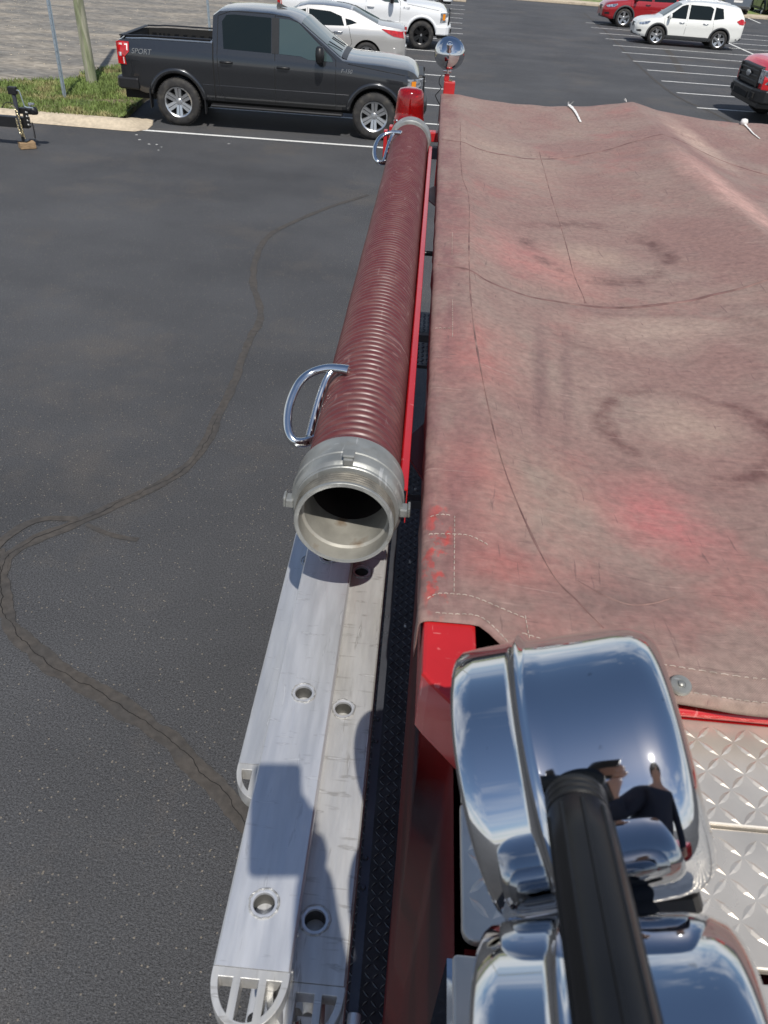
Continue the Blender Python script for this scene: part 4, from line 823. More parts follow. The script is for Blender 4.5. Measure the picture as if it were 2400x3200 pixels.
def suv(label, loc, rz, sc, paint, rim, kind='suv', roofrails=True, group=None, clad='greyplastic', spk=5, style='twin'):
    r = thing('suv' if kind == 'suv' else 'sedan', label, 'SUV' if kind == 'suv' else 'sedan', loc, rz, group); r.scale = (sc, sc, sc)
    if kind == 'suv':
        sh = Shape(top=[(-2.30, 1.02), (-2.27, 1.24), (-2.16, 1.38), (-2.02, 1.58), (-1.86, 1.635), (-1.2, 1.70), (-.4, 1.72), (.1, 1.70), (.36, 1.65), (.55, 1.56), (1.22, 1.12), (1.32, 1.075), (1.7, 1.03), (2.05, .96), (2.22, .86), (2.30, .72)],
                   belt=[(-2.3, 1.05), (-1.9, 1.12), (-1.2, 1.07), (.6, 1.0), (1.4, .96), (2.3, .70)], bot=[(-2.3, .45), (-2.0, .34), (-1.4, .28), (1.4, .28), (2.0, .30), (2.3, .38)],
                   W=[(-2.3, .78), (-2.2, .86), (-1.9, .905), (-1.35, .92), (1.35, .92), (1.8, .90), (2.08, .82), (2.22, .70), (2.3, .56)], roofw=.74, rmax=1.72, crown=.05)
        wbx, R = 1.353, .362; xa, xb = -2.30, 2.30
    else:
        sh = Shape(top=[(-2.42, .82), (-2.39, .98), (-2.34, 1.05), (-2.0, 1.085), (-1.72, 1.10), (-1.0, 1.385), (-.7, 1.435), (-.2, 1.455), (.2, 1.44), (.45, 1.38), (1.15, 1.02), (1.3, .985), (1.9, .89), (2.2, .80), (2.36, .68), (2.42, .58)],
                   belt=[(-2.42, .92), (-1.8, .98), (.6, .92), (1.3, .88), (2.42, .55)], bot=[(-2.42, .42), (-2.1, .30), (-1.4, .22), (1.4, .22), (2.42, .28)],
                   W=[(-2.42, .74), (-2.32, .82), (-2.0, .885), (-1.4, .915), (1.3, .915), (1.9, .88), (2.25, .76), (2.42, .58)], roofw=.72, rmax=1.455, crown=.05)
        wbx, R = 1.40, .335; xa, xb = -2.42, 2.42
    xs = sorted(set([xa, xa+.02, xa+.06, xa+.12]+np.linspace(xa+.18, xb-.2, 34).tolist()+[xb-.14, xb-.08, xb-.04, xb-.015, xb]))
    ra = R+.055
    car_body('body', sh, xs, (-wbx, wbx), ra, paint, r)
    if kind == 'suv':
        side_patch('window', sh, [(.30, 1.045), (1.08, 1.045), (.98, 1.13), (.50, 1.50), (.34, 1.555), (.24, 1.56), (.24, 1.045)], 'glass', r, off=.006)
        side_patch('window', sh, [(-.83, 1.07), (.14, 1.05), (.14, 1.565), (-.70, 1.56), (-.86, 1.48)], 'glass', r, off=.006)
        side_patch('window', sh, [(-1.36, 1.16), (-.93, 1.09), (-.93, 1.545), (-1.25, 1.51)], 'glass', r, off=.006)
        top_pane('windscreen', sh, .50, 1.22, .90, 'glass2', r); top_pane('rear_window', sh, -2.17, -2.0, .82, 'glass', r)
        seam(sh, [(.19, 1.60), (.19, .36), (1.02, .36), (1.12, .60), (1.14, 1.02)], r); seam(sh, [(.19, .36), (-.86, .36), (-1.0, .70), (-.93, 1.06)], r)
        handles = ((-.72, .93), (.30, .91)); mx_ = (.98, 1.06)
        if roofrails:
            for s in (-1, 1):
                mb = MB().tube(spline([(-1.55, s*.585, 1.655), (-1.42, s*.585, 1.715), (-.5, s*.59, 1.755), (.1, s*.59, 1.735), (.28, s*.59, 1.67)], 6), .018, 8); mb.build('roof_rail', 'alloy', r, smooth=50, local=True)
        side_patch('cladding', sh, [(-1.35, .285), (1.35, .285), (1.2, .40), (.8, .42), (-.8, .42), (-1.2, .40)], clad, r, off=.012)
        arch_trim(sh, -wbx, ra+.02, clad, r, .04); arch_trim(sh, wbx, ra+.02, clad, r, .04)
        for s in (-1, 1):
            tl = side_patch('tail_light', sh, [(-2.27, .98), (-2.06, 1.0), (-1.92, 1.10), (-2.1, 1.20), (-2.2, 1.18), (-2.27, 1.12)], 'lampred', r, off=.012, sides=(s,))[0]
            m2 = MB(); m2.box((-2.33, s*.66-.09, .98), (-2.28, s*.66+.10, 1.12)); m2.build('tail_light_face', 'lampred', tl, bevel=.012, local=True)
            side_patch('headlight', sh, [(2.14, .72), (2.20, .79), (1.98, .84), (1.74, .885), (1.72, .85), (1.85, .76)], 'lampclear', r, off=.010, sides=(s,))
            side_patch('fog_lamp', sh, [(2.20, .46), (2.24, .52), (2.05, .55), (2.02, .48)], 'black', r, off=.010, sides=(s,))
        mb = MB(); mb.prism([(2.12, -.68), (2.26, -.5), (2.325, 0), (2.26, .5), (2.12, .68)], .60, .77); mb.build('grille', 'black', r, bevel=.02, local=True)
        mb = MB(); mb.prism([(2.05, -.80), (2.24, -.55), (2.335, 0), (2.24, .55), (2.05, .80)], .32, .42); mb.build('front_valance', clad, r, bevel=.02, local=True)
        mb = MB(); mb.prism([(-2.05, .86), (-2.30, .76), (-2.36, 0), (-2.30, -.76), (-2.05, -.86)][::-1], .40, .56); mb.build('rear_bumper', clad, r, bevel=.03, local=True)
        mb = MB(); mb.box((-2.345, -.28, .88), (-2.30, .28, .91)); mb.box((-2.315, -.26, .72), (-2.305, .26, .86)); mb.split('number_plate', 'cord', r, local=True)
    else:
        side_patch('window', sh, [(.24, .965), (1.0, .955), (.44, 1.27), (.24, 1.31)], 'glass', r, off=.006)
        side_patch('window', sh, [(-.78, 1.0), (.16, .97), (.16, 1.315), (-.40, 1.29), (-.70, 1.20)], 'glass', r, off=.006)
        side_patch('window', sh, [(-1.12, 1.08), (-.84, 1.01), (-.80, 1.16), (-.95, 1.14)], 'glass', r, off=.006)
        top_pane('windscreen', sh, .48, 1.14, .90, 'glass2', r); top_pane('rear_window', sh, -1.66, -.98, .86, 'glass2', r)
        mb = MB(); 
        mb.grid(lambda f, x: (x, sh.yh(x, sh.top(x)-.05)*f, sh.topz(x, f)+.005), np.linspace(-.94, .94, 9).tolist(), np.linspace(-.92, .44, 12).tolist(), flip=True); mb.build('roof_panel', 'steelcar', r, smooth=40, local=True)
        seam(sh, [(.20, 1.33), (.20, .30), (1.05, .30), (1.12, .93)], r); seam(sh, [(.20, .30), (-.75, .30), (-1.0, .62), (-.9, 1.0)], r)
        handles = ((-.72, .86), (.32, .84)); mx_ = (.95, .98)
        for s in (-1, 1):
            tl = side_patch('tail_light', sh, [(-2.38, .80), (-2.34, .95), (-1.75, 1.0), (-1.9, .92), (-2.1, .84)], 'lampred', r, off=.012, sides=(s,))[0]
            m2 = MB(); m2.prism([(-2.30, s*.80), (-2.41, s*.70), (-2.435, s*.42), (-2.36, s*.42)][::-1 if s > 0 else 1], .82, .96); m2.build('tail_light_face', 'lampred', tl, bevel=.01, local=True)
            side_patch('headlight', sh, [(2.25, .60), (2.28, .68), (1.85, .80), (1.8, .74)], 'lampclear', r, off=.01, sides=(s,))
        mb = MB(); mb.prism([(-2.1, .87), (-2.38, .74), (-2.46, 0), (-2.38, -.74), (-2.1, -.87)][::-1], .32, .60); mb.build('rear_bumper', paint, r, bevel=.04, local=True)
        mb = MB(); mb.prism([(2.2, -.7), (2.40, -.45), (2.44, 0), (2.40, .45), (2.2, .7)], .30, .50); mb.build('front_bumper', paint, r, bevel=.03, local=True)
    for x, z in handles:
        mb = MB()
        for s in (-1, 1):
            y = sh.yh(x, z); mb.tube([(x-.02, s*(y+.002), z), (x+.01, s*(y+.03), z), (x+.16, s*(y+.03), z), (x+.19, s*(y+.002), z)], .016, 8)
        mb.split('door_handle', 'alloy' if paint != 'redcar' else 'black', r, smooth=50, local=True)
    mirror_pod(sh, mx_[0], mx_[1], paint if paint != 'redcar' else 'black', r, sz=.82)
    for x in (-wbx, wbx):
        for s in (-1, 1): wheel(r, x, s*(sh.W(x)-.115), R, .225, spk, rim, s, .70, style)
    mb = MB(); mb.box((xa+.4, -.62, .24), (xb-.4, .62, .5)); mb.build('chassis', 'well', r, local=True)
    return r

PK = 'pickup trucks parked in the left row'
# grey pickup in front of the fire truck: its wheels stand where the photograph shows them
a = at(565, 393); b = at(1165, 438); d = (b-a); sc = d.length/3.68; ang = math.atan2(d.y, d.x)
mid = (a+b)/2; nrm = Vector((-math.sin(ang), math.cos(ang), 0))
mid += nrm*(.97*sc)
pickup('dark grey crew cab pickup with silver wheels, parked nearest across the white line', (mid.x, mid.y, 0), ang, sc, 'greycar', 'alloy', 'black', badge=[('SPORT', -2.44, 1.19, .12, 'bark'), ('F-150', 1.30, 1.12, .09, 'bark')])
fw = at(1310, 155)
pickup('white crew cab pickup on black wheels, behind the silver sedan', (fw.x-1.84*1.02, fw.y+.97, 0), R_(1.5), 1.02, 'whitecar', 'blackalloy', 'black', group=PK, badge=[('F-150', 1.30, 1.12, .09, 'bark')])
fw = at(1350, 36)
pickup('farthest white pickup with bright metal bumper, beyond the other white pickup', (fw.x-1.84, fw.y+.97, 0), R_(1.5), 1.0, 'whitecar', 'alloy', 'chrome', group=PK)
# sedan nose-in between the two pickups: rear end towards the aisle
q = aty(1262, 150, 24.7)
suv('silver sedan with dark roof, parked nose-in between grey and white pickups', (q.x-2.42*1.04, 25.6, 0), R_(180+2), 1.04, 'silvercar', 'alloy', 'sedan')
w1 = at(2043.6, 140.8); w2 = at(2236.5, 156.7); d = w2-w1; ang = math.atan2(d.y, d.x)
mid = (w1+w2)/2+Vector((-math.sin(ang), math.cos(ang), 0))*.84
suv('white SUV with roof rails, standing alone in the right hand row', (mid.x, mid.y, 0), ang+math.pi, d.length/2.706, 'pearlcar', 'alloy')
w1 = at(1940, 85)
suv('dark red SUV with silver five spoke wheels, parked beyond the white SUV', (w1.x+1.353*1.06, w1.y+.9, 0), R_(180+1.5), 1.06, 'redcar', 'alloy', roofrails=False, style='single')
pickup('bright red pickup with black grille and bumper, cut off by the picture edge', (10.62, 22.15, 0), R_(180+2.0), 1.08, 'brightred', 'alloy', 'black', heavy=True)
p = at(2300, 52)
suv('blue grey hatchback seen from behind, beyond the white SUV roof', (p.x, p.y+2.3, 0), R_(90-3), 1.0, 'steelcar', 'alloy', roofrails=False)
p = at(2362, 52)
suv('charcoal SUV standing at the far right corner of the lot', (p.x+1.6, p.y+2.3, 0), R_(90-3), 1.08, 'darkcar', 'alloy', roofrails=False)

# ------------------------------------------------------------------ the fire truck the photographer stands on
ft = thing('fire_truck', 'red fire truck seen from above its pump deck, with chrome lamps and beacon', 'fire truck', (1.2, 2.6, 0))
def sub(o, lab): o['label'] = lab; return o
# side wall below the rail (face towards the ladders, its shade put into the dark red), and the body block behind it
mb = MB()
Ys = np.linspace(-.35, .70, 12).tolist()+np.linspace(.74, 5.28, 24).tolist()
def wallfn(y, t):
    top = .113 if y < .71 else .070
    bot = float(np.interp(y, [-.3, .8, 1.5, 2.7, 5.3], [.098, .100, .118, .150, .150]))
    z = 2.455 if y < .71 else 2.46
    crease = -.008*math.exp(-((t-.42)/.025)**2)
    return (bot+(top-bot)*t+crease, y, .5+(z-.5)*t)
mb.grid(wallfn, Ys, np.linspace(0, 1, 33).tolist(), flip=True)
mb.build('side_wall', 'redshade', ft, smooth=50)
mb = MB(); mb.box((.19, .76, .55), (2.21, 5.27, 2.40)); mb.box((.19, -.28, .55), (2.21, .70, 2.44)); mb.build('body', 'redshade', ft, bevel=.01)
mb = MB(); mb.box((2.214, -.33, .5), (2.29, 5.28, 2.45)); mb.build('far_side_panel', 'red', ft, bevel=.01)
mb = MB(); mb.box((.35, -.9, .45), (2.05, 5.5, .8)); mb.build('chassis', 'black', ft)
# hose bed rails; the near end of the left rail is a chamfered red cap
rail = [(.055, .712), (.066, .697), (.118, .640), (.133, .648), (.133, 5.26), (.055, 5.26)]
mb = MB(); mb.prism(rail, 2.46, 2.582); mb.build('rail', 'redscuff', ft, bevel=.006)
mb = MB(); mb.box((2.267, .70, 2.46), (2.345, 5.26, 2.582)); mb.build('rail', 'red', ft, bevel=.006)
mb = MB(); mb.box((.136, .762, 2.40), (2.264, .80, 2.520)); mb.build('front_header', 'red', ft, bevel=.008)
mb = MB(); mb.box((.136, .744, 2.44), (2.264, .7600, 2.512)); mb.tube([(.137, .744, 2.514), (2.263, .744, 2.514)], .009, 10); mb.split('deck_lip', 'red', ft, smooth=40)
mb = MB(); mb.box((1.17, .80, 2.41), (1.23, 5.24, 2.585)); mb.build('bed_divider', 'red', ft, bevel=.006)
pil = aty(1403, 275, 5.3)
mb = MB(); mb.box((.060, 5.262, 2.0), (.128, 5.33, aty(1403, 253, 5.3).z)); mb.build('rear_post', 'redscuff', ft, bevel=.006)
mb = MB(); mb.box((2.27, 5.262, 2.0), (2.34, 5.33, 2.66)); mb.build('rear_post', 'red', ft, bevel=.006)
# bolts on the inner side of the gap
for (x, y) in [(1337, 1265), (1302, 1528), (1285, 1755), (1270, 1955)]:
    d = ray(x, y); t = .067/d[0]; p = Vector((d[0]*t, d[1]*t, H+d[2]*t))
    if p.z > .6:
        mb = MB().lathe([(.008, 0), (.008, .006), (0, .007)], axis_frame((float(np.interp(p.y, [0, 9], [.07, .07]))-.004, p.y, min(p.z, 2.42)), (-1, 0, 0)), 6); mb.build('bolt', 'galv', ft)

# tread plate helpers: raised lozenges laid alternately
def lozenge(mb, x, y, z, a, ln=.036, w=.0105, h=.0016, M=None):
    c, s_ = math.cos(a), math.sin(a)
    P_ = [(-ln/2, 0, 0), (-ln*.12, -w/2, 0), (ln*.12, -w/2, 0), (ln/2, 0, 0), (ln*.12, w/2, 0), (-ln*.12, w/2, 0), (-ln*.2, 0, h), (ln*.2, 0, h)]
    vs = [(x+px*c-py*s_, y+px*s_+py*c, z+pz) for px, py, pz in P_]
    mb.add(vs, [(0, 1, 6), (1, 2, 7, 6), (2, 3, 7), (3, 4, 7), (4, 5, 6, 7), (5, 0, 6)])
def tread(name, poly, z0, z1, m, parent, pitch=.0365, rot=0.0, ln=.036, w=.0105, h=.0016, label=None, off=(0, 0)):
    mb = MB(); mb.prism(poly, z0, z1); o = mb.build(name, m, parent, bevel=.003)
    if label: o['label'] = label
    lz = MB(); xs = [p[0] for p in poly]; ys = [p[1] for p in poly]
    ni = int((max(xs)-min(xs))/pitch)+3; nj = int((max(ys)-min(ys))/pitch)+3
    for i in range(-1, ni):
        for j in range(-1, nj):
            x = min(xs)+i*pitch+off[0]; y = min(ys)+j*pitch+off[1]
            a = R_(45)+rot if (i+j) % 2 == 0 else R_(-45)+rot
            ok = all(inside((x+dx*.8*ln/2*math.cos(a), y+dx*.8*ln/2*math.sin(a)), poly) for dx in (-1.3, 1.3))
            if ok: lozenge(lz, x, y, z1, a, ln, w, h)
    l = lz.build('lozenge', m, o); l['kind'] = 'stuff'
    return o
def rounded(x0, y0, x1, y1, r=.02, corners=(1, 1, 1, 1)):
    out = []
    for (cx_, cy_, a0, on, px, py) in [(x0+r, y0+r, 180, corners[0], x0, y0), (x1-r, y0+r, 270, corners[1], x1, y0), (x1-r, y1-r, 0, corners[2], x1, y1), (x0+r, y1-r, 90, corners[3], x0, y1)]:
        if on: out += [(cx_+r*math.cos(R_(a0+k*15)), cy_+r*math.sin(R_(a0+k*15))) for k in range(7)]
        else: out.append((px, py))
    return out
tread('tread_plate', rounded(.118, .574, 2.25, .741, .006, (0, 0, 0, 0)), 2.488, 2.500, 'tread', ft, pitch=.0262, ln=.034, w=.0085, off=(.012, .014))
tread('tread_plate', rounded(.117, .400, 2.25, .571, .016, (1, 1, 0, 0)), 2.484, 2.497, 'tread', ft, pitch=.0268, ln=.034, w=.0088, off=(.02, .012))
tread('tread_plate', rounded(.104, -.25, 2.25, .378, .006, (0, 0, 0, 1)), 2.500, 2.516, 'tread', ft, pitch=.0268, ln=.034, w=.0088, off=(.01, .0))
mb = MB(); mb.box((.098, -.25, 2.3), (.104, .374, 2.512)); mb.build('plate_skirt', 'chrome', ft)
mb = MB(); mb.box((.125, .36, 2.40), (2.2, .41, 2.455)); mb.build('deck_gutter', 'redshade', ft)
# running board far below, in the truck's shade, and the lit tailboards
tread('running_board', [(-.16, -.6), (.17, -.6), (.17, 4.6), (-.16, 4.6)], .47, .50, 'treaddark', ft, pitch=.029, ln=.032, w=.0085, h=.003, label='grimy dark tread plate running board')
tread('tailboard', [(-.05, 4.72), (.19, 4.72), (.19, 5.12), (-.05, 5.12)], 1.02, 1.045, 'treaddark', ft, pitch=.034, ln=.036, w=.014, h=.004)
tread('tailboard', [(-.05, 5.20), (.19, 5.20), (.19, 5.62), (-.05, 5.62)], 1.02, 1.045, 'treaddark', ft, pitch=.034, ln=.036, w=.014, h=.004)
for (wx, wy) in ((.42, 4.1), (1.98, 4.1), (.42, -3.0), (1.98, -3.0)):
    for dx_ in ((-.12, .14) if wy > 0 else (0,)):
        fr = axis_frame((wx+dx_, wy, .5), (1, 0, 0)); w_ = MB()
        w_.lathe([(.28, -.12), (.46, -.125), (.5, -.09), (.5, .09), (.46, .125), (.28, .12), (.26, 0), (.1, .02), (0, .02)], fr, 40); w_.build('wheel', 'tyre', ft, smooth=40)
# cab ahead of the crosswalk, behind the photographer
mb = MB()
def cabring(y, z0, z1, ins): return [(.12+ins, y, z0), (2.28-ins, y, z0), (2.28-ins, y, z1-.1), (2.16-ins, y, z1), (.24+ins, y, z1), (.12+ins, y, z1-.1)]
rg = [cabring(-1.25, .6, 2.32, .03), cabring(-1.32, .55, 2.38, 0), cabring(-3.1, .55, 2.38, 0), cabring(-3.65, .55, 2.2, .03), cabring(-3.95, .6, 1.5, .06), cabring(-4.0, .7, 1.2, .1)]
mb.v = [p for r_ in rg for p in r_]
for i in range(len(rg)-1):
    for k in range(6): mb.f.append((i*6+k, (i+1)*6+k, (i+1)*6+(k+1) % 6, i*6+(k+1) % 6))
mb.f += [tuple(range(6)), tuple(30+k for k in range(5, -1, -1))]; mb.mi = [0]*len(mb.f)
cabo = mb.build('cab', 'red', ft, bevel=.03)
for x in (.116, 2.284):
    mb = MB(); mb.box((x-.004, -2.9, 1.5), (x+.004, -2.15, 2.1)); mb.box((x-.004, -2.0, 1.5), (x+.004, -1.45, 2.1)); mb.split('window', 'glass', cabo)
mb = MB(); mb.box((.15, -1.24, 1.80), (2.25, -.29, 1.85)); mb.build('crosswalk_floor', 'tread', ft)

# hose tray: folded red angle with a lit flange and a shaded drop
tl_ = [(-.145, 2.515), (-.118, 2.478), (-.06, 2.468), (-.02, 2.470), (.0005, 2.500), (.0010, 2.541), (.0045, 2.545), (.0190, 2.541), (.0200, 2.46), (.0175, 2.46), (.0165, 2.537), (.0060, 2.540), (.0035, 2.537), (.0030, 2.497), (-.018, 2.462), (-.06, 2.460), (-.12, 2.470), (-.150, 2.512)]
mb = MB(); mb.prism([(a_, b_) for a_, b_ in tl_][::-1], -4.06, -1.195, M=Matrix(((1, 0, 0, 0), (0, 0, -1, 0), (0, 1, 0, 0), (0, 0, 0, 1))))
mb.build('hose_tray', 'red', ft, bevel=.001)
for (ya, yb) in ((1.40, 1.72), (3.55, 3.95)):
    mb = MB(); mb.prism([(.020, ya+.12), (.07, ya), (.07, yb), (.020, yb-.10)], 2.395, 2.402); mb.build('tray_gusset', 'redshade', ft)
mb = MB().tube([(.015, 2.86, 2.43), (.075, 2.86, 2.43)], .009, 10); mb.build('tray_stay', 'black', ft, smooth=40)
# rear cross bar, beacon stand and cradle arms
bc = aty(1278, 372, 4.88)
mb = MB(); mb.box((-.205, 4.72, 2.425), (.075, 4.79, 2.475)); mb.build('beacon_bar', 'redscuff', ft, bevel=.005)
mb = MB(); mb.box((-.215, 4.70, 2.34), (.075, 4.76, 2.40)); mb.build('cradle_bar', 'greysteel', ft, bevel=.004)
mb = MB(); mb.box((-.225, 4.66, 2.36), (-.205, 4.72, 2.50)); mb.box((-.255, 4.70, 2.33), (-.235, 4.74, 2.47)); mb.split('cradle_arm', 'redscuff', ft, bevel=.003)
br = .084
mb = MB(); mb.lathe([(br*.98, -.05), (br*1.04, -.045), (br*1.04, 0), (br*.9, .004), (0, .004)], Matrix.Translation((bc.x, 4.88, bc.z-.012)), 40, close=True); bs = mb.build('beacon', 'red', ft, smooth=40)
mb = MB(); prof = [(br*1.02, 0), (br*1.02, .012), (br*.98, .016), (br*.96, .05), (br*.90, .115), (br*.86, .142), (br*.74, .158), (br*.4, .166), (0, .168)]
th = .004; prof2 = prof+[(0, .164), (br*.4-.002, .162), (br*.72, .154), (br*.83, .140), (br*.87, .115), (br*.93, .05), (br*.95, .003)]
mb.lathe(prof2, Matrix.Translation((bc.x, 4.88, bc.z-.006)), 48); mb.build('beacon_dome', 'beacon', bs, smooth=50)
mb = MB(); m_ = Matrix.Translation((bc.x, 4.88, bc.z+.07)); mb.lathe([(.018, -.07), (.018, .05), (0, .055)], m_, 14); mb.lathe([(.0, -.02), (.03, -.012), (.045, .018), (.047, .02)], axis_frame((bc.x-.005, 4.875, bc.z+.055), (-.6, -.8, 0)), 20); mb.lathe([(.0, -.02), (.03, -.012), (.045, .018), (.047, .02)], axis_frame((bc.x+.01, 4.885, bc.z+.095), (.7, .7, 0)), 20)
rf = mb.build('reflector', 'chrome', bs, smooth=40); rf['kind'] = 'stuff'
for s in (-1, 1):
    mb = MB().lathe([(.006, 0), (.006, .006), (0, .01)], axis_frame((bc.x+s*br*.80, 4.88-br*.70, bc.z-.004), (0, -.5, .85)), 8); mb.build('screw', 'galv', bs, smooth=50)

# rear spotlight: chrome bowl seen from behind, its lens facing away
sc_ = aty(1404, 171, 5.3)
fr = axis_frame(sc_, (.06, .97, .22))
mb = MB(); mb.lathe([(0, -.075), (.02, -.074), (.045, -.064), (.066, -.045), (.080, -.020), (.0865, .002), (.087, .010), (.090, .012), (.090, .028), (.084, .030)], fr, 56); spo = mb.build('spotlight', 'chrome', ft, smooth=60)
mb = MB(); mb.lathe([(.084, .027), (.06, .034), (0, .037)], fr, 40); mb.build('lens', 'lampclear', spo, smooth=50)
tip = fr @ Vector((0, .052, -.066)); mb = MB(); mb.lathe([(.017, -.012), (.014, 0), (.012, .006), (.016, .012), (.018, .028), (.014, .04), (0, .046)], axis_frame(tip, (0, -.55, .84)), 24, close=True); mb.build('finial', 'chrome', spo, smooth=60)
mb = MB(); foot = fr @ Vector((0, -.088, -.01)); mb.box((sc_.x-.017, 5.282, aty(1403, 253, 5.3).z), (sc_.x+.013, 5.312, foot.z-.01)); mb.build('bracket', 'redscuff', spo, bevel=.003)
mb = MB(); mb.tube([(sc_.x-.026, 5.297, foot.z+.004), (sc_.x+.022, 5.297, foot.z+.004)], .009, 12); mb.tube([(sc_.x, 5.297, foot.z-.03), (sc_.x, 5.297, foot.z+.02)], .011, 12); mb.build('swivel', 'chrome', spo, smooth=50)['kind'] = 'stuff'
mb = MB().tube([(sc_.x+.013, 5.29, foot.z-.045), (sc_.x+.03, 5.28, foot.z-.045)], .008, 10); mb.build('wing_knob', 'gold', spo, smooth=50)
mb = MB().tube(spline([(sc_.x-.01, 5.28, foot.z-.01), (sc_.x-.04, 5.27, foot.z-.025), (sc_.x-.045, 5.27, foot.z-.06), (sc_.x-.03, 5.27, foot.z-.085), (sc_.x-.055, 5.27, foot.z-.12), (sc_.x-.06, 5.27, foot.z-.13), (sc_.x-.03, 5.27, foot.z-.175)], 6), .0025, 6); mb.build('cable', 'rubber', spo, smooth=50)

# ladder rack edging: grey angle with bolts beside the ladders
mb = MB(); mb.box((-.004, .20, 2.285), (.0045, 1.62, 2.293)); mb.box((.0045, .20, 2.16), (.0085, 1.62, 2.293)); rk = mb.build('rack_angle', 'greysteel', ft)
for (x, y) in [(1190, 1530), (1187, 1568), (1174, 2247), (1168, 2315), (1133, 2680), (1126, 2773), (1181, 1925), (1178, 1975)]:
    p = at(x, y, 2.294); mb = MB().lathe([(.0042, 0), (.0042, .002), (.0028, .004), (0, .0045)], Matrix.Translation((.0006, p.y, 2.293)), 8); mb.build('bolt', 'greysteel', rk, smooth=40)
mb = MB().tube([(.004, .05, 2.30), (.004, .385, 2.30)], .0085, 12); mb.build('rack_tube', 'alu', ft, smooth=40)
for y in (2.4, 3.9): 
    mb = MB(); mb.box((-.27, y-.02, 1.60), (.16, y+.02, 1.64)); mb.box((-.27, y-.02, 1.64), (-.25, y+.02, 1.80)); mb.build('ladder_hook', 'greysteel', ft, bevel=.003)

# ------------------------------------------------------------------ twin chrome floodlights beside the photographer
def flood(c, ax, parent, R=.1065):
    fr = axis_frame(c, ax)
    mb = MB(); prof = [(0, -.088), (.045, -.0875), (.070, -.0865), (.080, -.0835), (.0875, -.077), (.0925, -.067), (.0950, -.054), (.0965, -.030), (.0985, 0), (.0992, .013)]
    prof += [(.1000, .0150), (.1035, .0165), (.1055, .0195), (.1035, .0225), (.1005, .0240), (.1000, .029), (.1005, .055), (.1002, .068), (.0985, .0715), (.0965, .072)]
    mb.lathe([(r_*R/.1, z) for r_, z in prof], fr, 96); h = mb.build('floodlight', 'chrome', parent, smooth=60)
    mb = MB(); mb.lathe([(.0968*R/.1, .070), (.094*R/.1, .064), (.05, .068), (0, .069)], fr, 64); mb.build('lens', 'lampclear', h, smooth=60)
    return h, fr
L1 = atd(1800, 2395, .62)
ax = CR @ np.array([-.93, -.25, .27]); ax = Vector(ax)
f1, fr1 = flood(L1, ax, ft)
L2 = L1+Vector((.012, -.222, -.020))
f2, fr2 = flood(L2, ax, ft)
for f_, px_, py_, z_ in ((f1, 2152, 2630, .585), (f2, 2330, 3290, .43)):
    p = atd(px_, py_, z_); mb = MB().lathe([(.012, -.02), (.013, 0), (.010, .012), (0, .014)], axis_frame(p, Vector(CR @ np.array([.75, .1, .2]))), 16, close=True); mb.build('tilt_knob', 'rubber', f_, smooth=50)
# rubber grip that runs over both lamps
ta = atd(1797, 2490, .475); tb = atd(1925, 3200, .330); te = tb+(tb-ta)*.6
td = (te-ta).normalized(); fr = axis_frame(ta, td); Lg = (te-ta).length
prof = [(0, 0), (.012, 0), (.0172, .002)]
for k in range(3): prof += [(.0188, .003+k*.0055), (.0188, .0065+k*.0055), (.0172, .0072+k*.0055), (.0172, .0082+k*.0055)]
prof += [(.0187, .021), (.0188, .05), (.0188, Lg)]
mb = MB(); mb.lathe(prof, fr, 40, close=False)
for k in range(9):                                  # shallow lengthwise flutes
    a_ = 2*math.pi*k/9+.3
    mb.tube([fr @ Vector((math.cos(a_)*.0183, math.sin(a_)*.0183, .026)), fr @ Vector((math.cos(a_)*.0183, math.sin(a_)*.0183, Lg))], .0016, 6)
gr = mb.build('grab_handle', 'rubber', ft, smooth=50); gr['kind'] = 'stuff'; gr['label'] = 'black ribbed rubber grip over the chrome floodlights'
# dark yoke and clamp between the two lamps
mid_ = (L1+L2)/2
yk = atd(2040, 2770, .615)
mb = MB(); mb.box((-.020, -.016, -.034), (.020, .020, .034), M=axis_frame(yk, ax)); mb.build('yoke', 'black', ft, bevel=.006)
mb = MB().tube([(mid_.x+.02, mid_.y, 2.51), (mid_.x+.02, mid_.y, mid_.z)], .022, 20); mb.build('lamp_pole', 'rubber', ft, smooth=40)
mb = MB(); mb.lathe([(.05, 0), (.05, .008), (.028, .012), (.022, .05)], Matrix.Translation((mid_.x+.02, mid_.y, 2.5165)), 28, close=True); mb.build('pole_base', 'chrome', ft, smooth=40)

